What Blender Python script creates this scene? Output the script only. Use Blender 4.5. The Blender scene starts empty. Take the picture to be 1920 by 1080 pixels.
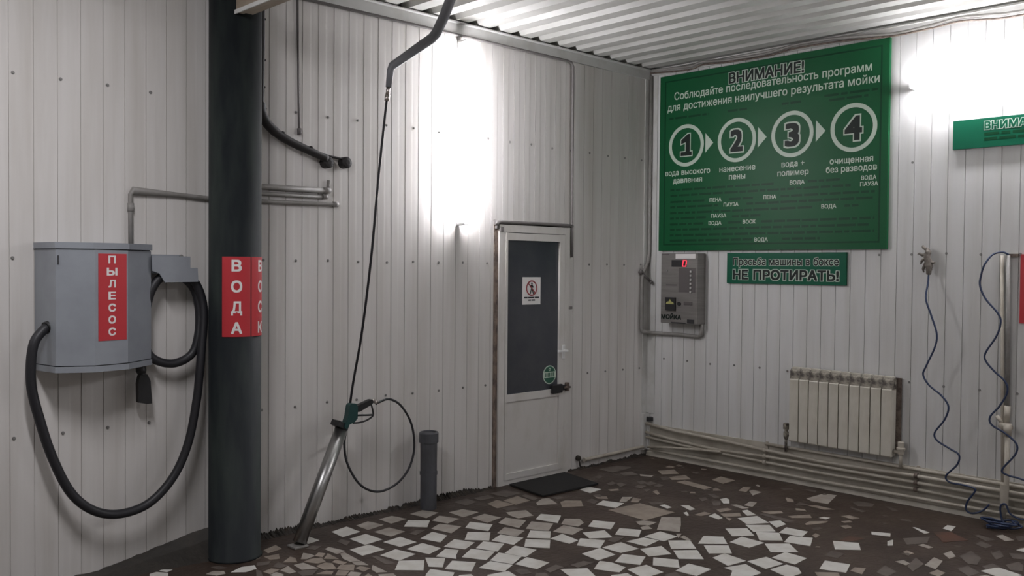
import bpy, bmesh, math, random
import numpy as np
from mathutils import Vector, Matrix
from mathutils.geometry import delaunay_2d_cdt

S = bpy.context.scene
COL = S.collection
random.seed(7)

# ------------------------------------------------------------------ camera, view, lamps
# Room axes: the corner is the origin, wall_left is the plane y = 0 (running to -x),
# wall_right is the plane x = 0 (running to -y); metres.
cam_d = bpy.data.cameras.new('camera')
cam = bpy.data.objects.new('camera', cam_d)
COL.objects.link(cam)
cam_d.sensor_width = 36.0
cam_d.lens = 1722.98 / 1920 * 36.0
cam_d.clip_start = 0.02
YAW, PITCH, ROLL = math.radians(46.0479), math.radians(-1.3254), math.radians(0.4921)
_f = Vector((math.cos(YAW) * math.cos(PITCH), math.sin(YAW) * math.cos(PITCH), math.sin(PITCH)))
_r = Vector((math.sin(YAW), -math.cos(YAW), 0))
_u = _r.cross(_f)
_R, _U = _r * math.cos(ROLL) + _u * math.sin(ROLL), _u * math.cos(ROLL) - _r * math.sin(ROLL)
cam.matrix_world = Matrix(((_R.x, _U.x, -_f.x, -6.5057), (_R.y, _U.y, -_f.y, -5.0132), (_R.z, _U.z, -_f.z, 1.65), (0, 0, 0, 1)))
S.camera = cam

S.view_settings.view_transform = 'Standard'
S.view_settings.look = 'None'
S.view_settings.exposure = -0.1
S.view_settings.gamma = 1.0
S.view_settings.use_curve_mapping = False

world = bpy.data.worlds.new('world')
S.world = world
world.use_nodes = True
world.node_tree.nodes['Background'].inputs[0].default_value = (0.9, 0.95, 1.0, 1)
world.node_tree.nodes['Background'].inputs[1].default_value = 0.0

TUBE_EMISSION = 118.0
LAMP_COLOR = (0.975, 0.955, 1.0)


def bay_lamp(loc, direction, power, sx, sy):
    """one of the wash bay's own tube lamps out of the picture (ceiling or wall lamp)"""
    d = bpy.data.lights.new('bay_lamp', 'AREA')
    d.shape = 'RECTANGLE'
    d.size, d.size_y = sx, sy
    d.energy = power
    d.color = LAMP_COLOR
    o = bpy.data.objects.new('bay_lamp', d)
    COL.objects.link(o)
    o.location = loc
    o.rotation_euler = Vector(direction).to_track_quat('-Z', 'Y').to_euler()


# tube lamps carrying on along the two walls and over the bay, all behind or beside the camera
bay_lamp((-0.12, -4.9, 2.92), (-1, 0, -0.35), 18, 1.4, 0.12)
bay_lamp((-2.6, -6.6, 3.25), (0, 0.25, -1), 34, 1.4, 0.15)
bay_lamp((-5.6, -1.9, 3.30), (0, 0.35, -1), 70, 0.15, 1.4)
bay_lamp((-6.4, -0.12, 2.7), (0.1, -1, -0.1), 26, 0.12, 1.4)


# ------------------------------------------------------------------ materials
def mat(name, color, rough=0.5, metal=0.0, color2=None, scale=(4, 4, 4), lo=0.4, hi=0.65, detail=4.0,
        bump=0.0, bump_scale=40.0, emit=None, strength=1.0, rough2=None, spec=0.5, coat=0.0):
    m = bpy.data.materials.new(name)
    m.use_nodes = True
    nt = m.node_tree
    b = nt.nodes['Principled BSDF']
    b.inputs['Base Color'].default_value = (*color, 1)
    b.inputs['Roughness'].default_value = rough
    b.inputs['Metallic'].default_value = metal
    b.inputs['Specular IOR Level'].default_value = spec
    b.inputs['Coat Weight'].default_value = coat
    tc = nt.nodes.new('ShaderNodeTexCoord')
    if color2 is not None:
        mp = nt.nodes.new('ShaderNodeMapping')
        mp.inputs['Scale'].default_value = scale
        nz = nt.nodes.new('ShaderNodeTexNoise')
        nz.inputs['Scale'].default_value = 1.0
        nz.inputs['Detail'].default_value = detail
        nz.inputs['Roughness'].default_value = 0.6
        mr = nt.nodes.new('ShaderNodeMapRange')
        mr.inputs['From Min'].default_value = lo
        mr.inputs['From Max'].default_value = hi
        mx = nt.nodes.new('ShaderNodeMix')
        mx.data_type = 'RGBA'
        mx.inputs['A'].default_value = (*color, 1)
        mx.inputs['B'].default_value = (*color2, 1)
        nt.links.new(tc.outputs['Object'], mp.inputs['Vector'])
        nt.links.new(mp.outputs['Vector'], nz.inputs['Vector'])
        nt.links.new(nz.outputs['Fac'], mr.inputs['Value'])
        nt.links.new(mr.outputs['Result'], mx.inputs['Factor'])
        nt.links.new(mx.outputs['Result'], b.inputs['Base Color'])
        if rough2 is not None:
            mr2 = nt.nodes.new('ShaderNodeMapRange')
            mr2.inputs['From Min'].default_value = lo
            mr2.inputs['From Max'].default_value = hi
            mr2.inputs['To Min'].default_value = rough
            mr2.inputs['To Max'].default_value = rough2
            nt.links.new(nz.outputs['Fac'], mr2.inputs['Value'])
            nt.links.new(mr2.outputs['Result'], b.inputs['Roughness'])
    if bump > 0:
        n2 = nt.nodes.new('ShaderNodeTexNoise')
        n2.inputs['Scale'].default_value = bump_scale
        n2.inputs['Detail'].default_value = 5.0
        bp = nt.nodes.new('ShaderNodeBump')
        bp.inputs['Strength'].default_value = bump
        bp.inputs['Distance'].default_value = 0.01
        nt.links.new(tc.outputs['Object'], n2.inputs['Vector'])
        nt.links.new(n2.outputs['Fac'], bp.inputs['Height'])
        nt.links.new(bp.outputs['Normal'], b.inputs['Normal'])
    if emit is not None:
        b.inputs['Emission Color'].default_value = (*emit, 1)
        b.inputs['Emission Strength'].default_value = strength
    return m


M = {}
M['sheet'] = mat('white_sheet_metal', (0.62, 0.60, 0.575), 0.5, 0, (0.52, 0.495, 0.46), (7, 7, 0.5), 0.42, 0.75, bump=0.05, bump_scale=6)
M['sheet_right'] = mat('white_sheet_metal_by_terminal', (0.62, 0.62, 0.61), 0.5, 0, (0.53, 0.525, 0.50), (7, 7, 0.5), 0.42, 0.75, bump=0.05, bump_scale=6)
M['ceiling'] = mat('ceiling_sheet', (0.50, 0.50, 0.475), 0.45, 0, (0.42, 0.42, 0.39), (3, 3, 3), 0.4, 0.7)
M['trim'] = mat('white_trim', (0.55, 0.55, 0.53), 0.45, 0, (0.44, 0.43, 0.40), (5, 5, 5), 0.45, 0.75)
M['mud'] = mat('wet_mud_floor', (0.034, 0.0225, 0.0165), 0.55, 0, (0.060, 0.041, 0.030), (2.2, 2.2, 2.2), 0.35, 0.7, bump=0.5, bump_scale=30, rough2=0.38, spec=0.35)
M['tile_w'] = mat('tile_white', (0.60, 0.59, 0.55), 0.5, 0, (0.50, 0.48, 0.43), (9, 9, 9), 0.4, 0.7)
M['tile_g'] = mat('tile_grey', (0.36, 0.33, 0.29), 0.5, 0, (0.26, 0.225, 0.19), (9, 9, 9), 0.4, 0.7)
M['tile_b'] = mat('tile_beige', (0.29, 0.245, 0.20), 0.5, 0, (0.19, 0.155, 0.125), (9, 9, 9), 0.4, 0.7)
M['tile_d'] = mat('tile_muddy', (0.115, 0.095, 0.08), 0.5, 0, (0.065, 0.05, 0.042), (9, 9, 9), 0.4, 0.7)
M['tile_r'] = mat('tile_reddish', (0.10, 0.045, 0.028), 0.5, 0, (0.05, 0.03, 0.02), (9, 9, 9), 0.4, 0.7)
M['mud_heap'] = mat('dark_mud_heap', (0.024, 0.021, 0.017), 0.7, 0, (0.04, 0.033, 0.026), (8, 8, 8), 0.4, 0.7, bump=0.6, bump_scale=30)
M['dirt'] = mat('black_dirt', (0.022, 0.019, 0.016), 0.85, 0, (0.05, 0.038, 0.028), (20, 20, 20), 0.4, 0.7, bump=0.6)
M['grey_steel'] = mat('grey_painted_steel', (0.26, 0.28, 0.305), 0.42, 0.0, (0.22, 0.235, 0.26), (5, 5, 5), 0.4, 0.7)
M['seam'] = mat('dark_seam', (0.02, 0.02, 0.022), 0.7)
M['rubber'] = mat('black_rubber', (0.012, 0.012, 0.015), 0.5)
M['black'] = mat('black_plastic', (0.010, 0.010, 0.011), 0.5)
M['column'] = mat('dark_teal_paint', (0.009, 0.012, 0.014), 0.65, 0, (0.026, 0.034, 0.030), (6, 6, 1.1), 0.45, 0.72, bump=0.1, bump_scale=15, spec=0.25)
M['red'] = mat('red_sticker', (0.46, 0.025, 0.034), 0.45)
M['letter_white'] = mat('white_letters', (0.74, 0.72, 0.70), 0.5)
M['green'] = mat('green_board', (0.007, 0.085, 0.030), 0.4, spec=0.15)
M['green_dark'] = mat('dark_green_print', (0.004, 0.045, 0.018), 0.4, spec=0.15)
M['green_sign'] = mat('green_sign', (0.005, 0.095, 0.050), 0.4, spec=0.15)
M['print_pale'] = mat('pale_print', (0.47, 0.56, 0.47), 0.45)
M['print_black'] = mat('black_print', (0.014, 0.020, 0.017), 0.45, spec=0.15)
M['stainless'] = mat('stainless_steel', (0.40, 0.40, 0.39), 0.36, 1.0)
M['terminal'] = mat('brushed_terminal_steel', (0.21, 0.20, 0.188), 0.5, 0.4, (0.16, 0.15, 0.14), (3, 3, 40), 0.4, 0.7)
M['terminal_dark'] = mat('terminal_dark_panel', (0.10, 0.09, 0.088), 0.5, 0.2)
M['led'] = mat('red_led_digit', (0.2, 0, 0), 0.5, emit=(1.0, 0.03, 0.06), strength=2.6)
M['yellow'] = mat('dull_yellow', (0.36, 0.35, 0.12), 0.5)
M['green_plastic'] = mat('dark_green_plastic', (0.008, 0.045, 0.043), 0.4)
M['brass'] = mat('steel_fitting', (0.55, 0.5, 0.47), 0.3, 1.0)
M['pvc_grey'] = mat('grey_plastic_pipe', (0.075, 0.078, 0.088), 0.45, 0, (0.055, 0.055, 0.06), (6, 6, 6), 0.4, 0.7)
M['conduit'] = mat('grey_conduit', (0.26, 0.25, 0.235), 0.5, 0, (0.19, 0.18, 0.165), (9, 9, 9), 0.4, 0.7)
M['conduit_dark'] = mat('dark_grey_cable', (0.13, 0.12, 0.115), 0.6)
M['boom'] = mat('boom_grey_paint', (0.20, 0.205, 0.22), 0.5, 0.0)
M['door'] = mat('white_door_plastic', (0.60, 0.58, 0.55), 0.42, 0, (0.48, 0.455, 0.41), (5, 5, 2.2), 0.5, 0.78)
M['foam'] = mat('brown_foam', (0.22, 0.165, 0.13), 0.9, 0, (0.085, 0.065, 0.055), (22, 22, 12), 0.4, 0.65, bump=0.8, bump_scale=70)
M['glass'] = mat('dark_door_glass', (0.046, 0.050, 0.060), 0.22, 0, (0.060, 0.063, 0.070), (4, 4, 4), 0.4, 0.7, spec=0.5)
M['white'] = mat('white_plastic', (0.68, 0.68, 0.67), 0.4)
M['mat'] = mat('black_doormat', (0.010, 0.0095, 0.009), 0.95, bump=1.0, bump_scale=120)
M['radiator'] = mat('radiator_paint', (0.60, 0.575, 0.50), 0.4, 0, (0.48, 0.45, 0.375), (6, 6, 3), 0.45, 0.72)
M['radiator_dirty'] = mat('radiator_dirty_top', (0.30, 0.275, 0.225), 0.6, 0, (0.07, 0.06, 0.05), (30, 30, 30), 0.4, 0.6)
M['pipe'] = mat('beige_painted_pipe', (0.46, 0.425, 0.36), 0.4, 0, (0.33, 0.29, 0.235), (6, 6, 6), 0.42, 0.7)
M['base'] = mat('beige_lower_sheet', (0.47, 0.44, 0.375), 0.55, 0, (0.33, 0.30, 0.245), (5, 5, 2), 0.4, 0.7)
M['rust'] = mat('rusty_brown', (0.16, 0.125, 0.10), 0.7, 0, (0.075, 0.055, 0.045), (30, 30, 30), 0.4, 0.6)
M['blue_hose'] = mat('dark_blue_hose', (0.020, 0.035, 0.085), 0.4)
M['rag'] = mat('grey_rag', (0.20, 0.18, 0.155), 0.9, 0, (0.12, 0.105, 0.09), (30, 30, 30), 0.4, 0.6)
M['wood'] = mat('pale_board', (0.30, 0.25, 0.19), 0.7, 0, (0.20, 0.16, 0.115), (8, 2, 8), 0.4, 0.7)
M['cable'] = mat('black_cable', (0.014, 0.012, 0.012), 0.6)
M['screw'] = mat('screw_head', (0.24, 0.235, 0.225), 0.5, 0.4)
M['tube'] = mat('lit_tube', (0.9, 0.9, 0.9), 0.4, emit=LAMP_COLOR, strength=TUBE_EMISSION)
M['sticker_green'] = mat('green_round_sticker', (0.02, 0.10, 0.06), 0.5)
M['sign_red'] = mat('sign_red_ink', (0.26, 0.035, 0.04), 0.5)


# ------------------------------------------------------------------ mesh helpers
ORIGIN = {}


def tag(o, label=None, cat=None, group=None, kind=None):
    if label:
        o['label'] = label
    if cat:
        o['category'] = cat
    if group:
        o['group'] = group
    if kind:
        o['kind'] = kind
    return o


def thing(name, loc, label, cat, group=None):
    o = bpy.data.objects.new(name, None)
    COL.objects.link(o)
    o.location = loc
    o.empty_display_size = 0.1
    ORIGIN[o] = Vector(loc)
    return tag(o, label, cat, group)


def catmull(pts, n=10, closed=False):
    pts = [Vector(p) for p in pts]
    if len(pts) < 3 or n <= 1:
        return pts
    out = []
    N = len(pts)
    for i in range(N if closed else N - 1):
        if closed:
            p0, p1, p2, p3 = pts[i - 1], pts[i], pts[(i + 1) % N], pts[(i + 2) % N]
        else:
            p0 = pts[i - 1] if i > 0 else pts[0] * 2 - pts[1]
            p1, p2 = pts[i], pts[i + 1]
            p3 = pts[i + 2] if i + 2 < N else pts[-1] * 2 - pts[-2]
        for k in range(n):
            t = k / n
            out.append(0.5 * ((2 * p1) + (p2 - p0) * t + (2 * p0 - 5 * p1 + 4 * p2 - p3) * t * t + (3 * p1 - p0 - 3 * p2 + p3) * t ** 3))
    if not closed:
        out.append(pts[-1])
    return out


class MB:
    def __init__(self):
        self.v, self.f, self.mi, self.sm = [], [], [], []

    def add(self, verts, faces, m=0, smooth=False):
        b = len(self.v)
        self.v += [Vector(p) for p in verts]
        for f in faces:
            self.f.append([b + i for i in f])
            self.mi.append(m)
            self.sm.append(smooth)
        return self

    def box(self, a, b, m=0, bevel=0.0):
        x0, x1 = sorted((a[0], b[0]))
        y0, y1 = sorted((a[1], b[1]))
        z0, z1 = sorted((a[2], b[2]))
        c = Vector(((x0 + x1) / 2, (y0 + y1) / 2, (z0 + z1) / 2))
        return self.obox(c, (1, 0, 0), (0, 1, 0), (0, 0, 1), (x1 - x0) / 2, (y1 - y0) / 2, (z1 - z0) / 2, m, bevel)

    def obox(self, c, X, Y, Z, hx, hy, hz, m=0, bevel=0.0):
        c, X, Y, Z = Vector(c), Vector(X).normalized(), Vector(Y).normalized(), Vector(Z).normalized()
        bm = bmesh.new()
        bmesh.ops.create_cube(bm, size=2.0)
        for v in bm.verts:
            v.co = Vector((v.co.x * hx, v.co.y * hy, v.co.z * hz))
        if bevel > 0:
            bmesh.ops.bevel(bm, geom=bm.edges[:], offset=min(bevel, 0.45 * min(hx, hy, hz) * 2), segments=2, affect='EDGES', profile=0.5)
        bm.verts.index_update()
        vs = [c + X * v.co.x + Y * v.co.y + Z * v.co.z for v in bm.verts]
        fs = [[v.index for v in f.verts] for f in bm.faces]
        if X.cross(Y).dot(Z) < 0:
            fs = [list(reversed(f)) for f in fs]
        bm.free()
        return self.add(vs, fs, m)

    def prism(self, poly, depth_vec, m=0, cap_m=None):
        """poly: 3-D points of one end, swept by depth_vec"""
        d = Vector(depth_vec)
        p = [Vector(q) for q in poly]
        n = len(p)
        nrm = Vector((0, 0, 0))
        for i in range(n):
            nrm += p[i].cross(p[(i + 1) % n])
        if nrm.dot(d) > 0:
            p.reverse()
        vs = p + [q + d for q in p]
        self.add(vs, [list(range(n))], m if cap_m is None else cap_m)
        b = len(self.v) - 2 * n
        self.f.append([b + n + i for i in reversed(range(n))])
        self.mi.append(m if cap_m is None else cap_m)
        self.sm.append(False)
        for i in range(n):
            j = (i + 1) % n
            self.f.append([b + j, b + i, b + n + i, b + n + j])
            self.mi.append(m)
            self.sm.append(False)
        return self

    def tube(self, path, r, m=0, seg=10, n=8, closed=False, radii=None, caps=True):
        P = catmull(path, n, closed) if n > 1 else [Vector(p) for p in path]
        N = len(P)
        T = []
        for i in range(N):
            a = P[i - 1] if (i > 0 or closed) else P[i]
            c = P[(i + 1) % N] if (i < N - 1 or closed) else P[i]
            T.append((c - a).normalized())
        ref = Vector((0, 0, 1)) if abs(T[0].z) < 0.9 else Vector((1, 0, 0))
        nn = (ref - T[0] * ref.dot(T[0])).normalized()
        vs = []
        for i in range(N):
            nn = (nn - T[i] * nn.dot(T[i])).normalized()
            bb = T[i].cross(nn)
            rr = r if radii is None else radii[min(len(radii) - 1, int(i * len(radii) / N))]
            if not closed and 0 < i < N - 1:
                h = (P[i] - P[i - 1]).normalized().dot(T[i])
                rr = rr / max(0.6, h)
            for k in range(seg):
                a = 2 * math.pi * k / seg
                vs.append(P[i] + (nn * math.cos(a) + bb * math.sin(a)) * rr)
        fs = []
        for i in range(N if closed else N - 1):
            j = (i + 1) % N
            for k in range(seg):
                l = (k + 1) % seg
                fs.append([i * seg + k, i * seg + l, j * seg + l, j * seg + k])
        self.add(vs, fs, m, True)
        if caps and not closed:
            b = len(self.v) - len(vs)
            self.f.append([b + k for k in reversed(range(seg))])
            self.f.append([b + (N - 1) * seg + k for k in range(seg)])
            self.mi += [m, m]
            self.sm += [False, False]
        return self

    def rod(self, a, b, r, m=0, seg=16, r2=None):
        a, b = Vector(a), Vector(b)
        d = (b - a).normalized()
        ref = Vector((0, 0, 1)) if abs(d.z) < 0.9 else Vector((1, 0, 0))
        u = (ref - d * ref.dot(d)).normalized()
        w = d.cross(u)
        r2 = r if r2 is None else r2
        vs = []
        for p, q in ((a, r), (b, r2)):
            for k in range(seg):
                t = 2 * math.pi * k / seg
                vs.append(p + (u * math.cos(t) + w * math.sin(t)) * q)
        fs = [[k, (k + 1) % seg, seg + (k + 1) % seg, seg + k] for k in range(seg)]
        self.add(vs, fs, m, True)
        o = len(self.v) - 2 * seg
        self.f.append([o + k for k in reversed(range(seg))])
        self.f.append([o + seg + k for k in range(seg)])
        self.mi += [m, m]
        self.sm += [False, False]
        return self

    def lathe(self, base, axis, prof, m=0, seg=24):
        """prof: (distance along the axis, radius) pairs"""
        base, d = Vector(base), Vector(axis).normalized()
        ref = Vector((0, 0, 1)) if abs(d.z) < 0.9 else Vector((1, 0, 0))
        u = (ref - d * ref.dot(d)).normalized()
        w = d.cross(u)
        vs, fs = [], []
        for h, r in prof:
            for k in range(seg):
                t = 2 * math.pi * k / seg
                vs.append(base + d * h + (u * math.cos(t) + w * math.sin(t)) * max(r, 0.0004))
        n = len(prof)
        for i in range(n - 1):
            for k in range(seg):
                l = (k + 1) % seg
                fs.append([i * seg + k, i * seg + l, (i + 1) * seg + l, (i + 1) * seg + k])
        self.add(vs, fs, m, False)
        o = len(self.v) - len(vs)
        self.f.append([o + k for k in reversed(range(seg))])
        self.f.append([o + (n - 1) * seg + k for k in range(seg)])
        self.mi += [m, m]
        self.sm += [False, False]
        return self

    def ring(self, c, U, V, N, r0, r1, t, m=0, seg=48):
        """flat ring of thickness t"""
        c, U, V, N = Vector(c), Vector(U), Vector(V), Vector(N)
        vs = []
        for h in (0, t):
            for r in (r0, r1):
                for k in range(seg):
                    a = 2 * math.pi * k / seg
                    vs.append(c + (U * math.cos(a) + V * math.sin(a)) * r + N * h)
        fs = []
        for k in range(seg):
            l = (k + 1) % seg
            fs.append([2 * seg + k, 3 * seg + k, 3 * seg + l, 2 * seg + l])
            fs.append([seg + k, seg + l, 3 * seg + l, 3 * seg + k])
            fs.append([k, 2 * seg + k, 2 * seg + l, l])
        return self.add(vs, fs, m)

    def build(self, name, mats, parent=None, origin=None, **kw):
        if parent is not None:
            org = ORIGIN[parent]
        else:
            org = Vector(origin) if origin is not None else Vector((0, 0, 0))
        me = bpy.data.meshes.new(name)
        me.from_pydata([tuple(v - org) for v in self.v], [], self.f)
        for m in (mats if isinstance(mats, (list, tuple)) else [mats]):
            me.materials.append(M[m])
        me.polygons.foreach_set('material_index', self.mi)
        me.polygons.foreach_set('use_smooth', self.sm)
        me.update()
        o = bpy.data.objects.new(name, me)
        COL.objects.link(o)
        ORIGIN[o] = org
        if parent is not None:
            o.parent = parent
        else:
            o.location = org
        tag(o, **kw)
        return o


def copy_at(src, delta, parent):
    """a copy of one part, shifted, under the same or another thing"""
    c = src.copy()
    COL.objects.link(c)
    c.parent = parent
    c.location = Vector(src.location) + Vector(delta)
    return c


_OUTLINES, _FILLED = {}, {}


def _outlines(s):
    """closed outlines of a word in the built-in font, size 1"""
    if s not in _OUTLINES:
        c = bpy.data.curves.new('lettering_source', 'FONT')
        c.body = s
        o = bpy.data.objects.new('lettering_source', c)
        COL.objects.link(o)
        bpy.context.view_layer.update()
        cu = o.to_curve(bpy.context.evaluated_depsgraph_get())
        out = []
        for sp in cu.splines:
            bp, P = list(sp.bezier_points), []
            for a, e in zip(bp, bp[1:] + bp[:1]):
                A, B, D, E = a.co, a.handle_right, e.handle_left, e.co
                straight = abs((B - A).cross(E - A).z) < 1e-6 and abs((D - A).cross(E - A).z) < 1e-6
                for k in range(1 if straight else 4):
                    t = k / 4
                    q = A * (1 - t) ** 3 + B * 3 * t * (1 - t) ** 2 + D * 3 * t * t * (1 - t) + E * t ** 3
                    P.append((q.x, q.y))
            P = [p for n, p in enumerate(P) if abs(p[0] - P[n - 1][0]) + abs(p[1] - P[n - 1][1]) > 1e-5]
            if len(P) > 2:
                out.append(P)
        o.to_curve_clear()
        bpy.data.objects.remove(o)
        bpy.data.curves.remove(c)
        _OUTLINES[s] = out
    return _OUTLINES[s]


def _text_raw(s, bold):
    """flat triangle mesh of a word, its strokes thickened by bold (font units) on every side"""
    key = (s, round(bold, 5))
    if key in _FILLED:
        return _FILLED[key]
    cs = _outlines(s)
    FINE = (-1, 0, 1) if bold < 0.05 or len(s) > 1 else (-1, -0.5, 0, 0.5, 1)
    steps = [(0.0, 0.0)] if bold <= 0 else [(a * bold, c * bold) for a in FINE for c in FINE]
    vs, es = [], []
    for dx, dy in steps:
        for P in cs:
            o, n = len(vs), len(P)
            vs += [Vector((x + dx, y + dy)) for x, y in P]
            es += [(o + i, o + (i + 1) % n) for i in range(n)]
    V, _e, F = delaunay_2d_cdt(vs, es, [], 0, 1e-5)[:3]
    V = [(v.x, v.y) for v in V]
    ctr = np.array([[(V[f[0]][k] + V[f[1]][k] + V[f[2]][k]) / 3 for k in (0, 1)] for f in F])
    keep = np.zeros(len(F), bool)
    for dx, dy in steps:
        X, Y = ctr[:, 0] - dx, ctr[:, 1] - dy
        wind = np.zeros(len(F), int)
        for P in cs:
            for (x0, y0), (x1, y1) in zip(P, P[1:] + P[:1]):
                side = (x1 - x0) * (Y - y0) - (X - x0) * (y1 - y0)
                wind += ((y0 <= Y) & (y1 > Y) & (side > 0)).astype(int) - ((y1 <= Y) & (y0 > Y) & (side < 0)).astype(int)
        keep |= wind != 0
    fs = []
    for f, k in zip(F, keep):
        if k:
            a, c, d = (V[i] for i in f)
            fs.append(list(f) if (c[0] - a[0]) * (d[1] - a[1]) - (d[0] - a[0]) * (c[1] - a[1]) > 0 else list(reversed(f)))
    used = sorted({i for f in fs for i in f})
    ren = {u: n for n, u in enumerate(used)}
    _FILLED[key] = [V[u] for u in used], [[ren[i] for i in f] for f in fs]
    return _FILLED[key]


CAP = max(p[1] for P in _outlines('Н') for p in P)


def text(mb, s, O, U, V, N, u0, v0, u1, cap, m=0, bold=0.0, lift=0.0015, grow=0.0):
    """lettering on a plane: baseline at v0, from u0 to u1, capital height cap"""
    base, _ = _text_raw(s, bold)
    x0, x1 = min(v[0] for v in base), max(v[0] for v in base)
    vs, fs = _text_raw(s, bold + grow) if grow else (base, _)
    sx, sy = (u1 - u0) / (x1 - x0), cap / CAP
    O, U, V, N = Vector(O), Vector(U), Vector(V), Vector(N)
    pts = [O + U * (u0 + (x - x0) * sx) + V * (v0 + y * sy) + N * lift for x, y in vs]
    flip = U.cross(V).dot(N) < 0
    mb.add(pts, [list(reversed(f)) for f in fs] if flip else fs, m)
    return mb


def text_words(s, O, U, V, N, u0, v0, u1, cap, mats, par, bold=0.0, grow=0.0):
    """a line of lettering, each word a part of its own; grow > 0 adds a pale outline behind (mats[1])"""
    words = s.split(' ')
    spans, at = [], 0
    full = _text_raw(s, 0)[0]
    x0, x1 = min(v[0] for v in full), max(v[0] for v in full)
    wid = [max(v[0] for v in _text_raw(w, 0)[0]) - min(v[0] for v in _text_raw(w, 0)[0]) for w in words]
    gap = (x1 - x0 - sum(wid)) / max(1, len(words) - 1)
    k = (u1 - u0) / (x1 - x0)
    x = 0.0
    for w, wd in zip(words, wid):
        b = MB()
        a, e = u0 + x * k, u0 + (x + wd) * k
        if grow:
            text(b, w, O, U, V, N, a, v0, e, cap, 1, bold, 0.0015, grow)
            text(b, w, O, U, V, N, a, v0, e, cap, 0, bold, 0.0025)
        else:
            text(b, w, O, U, V, N, a, v0, e, cap, 0, bold)
        b.build('lettering', mats, par)
        x += wd + gap


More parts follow.
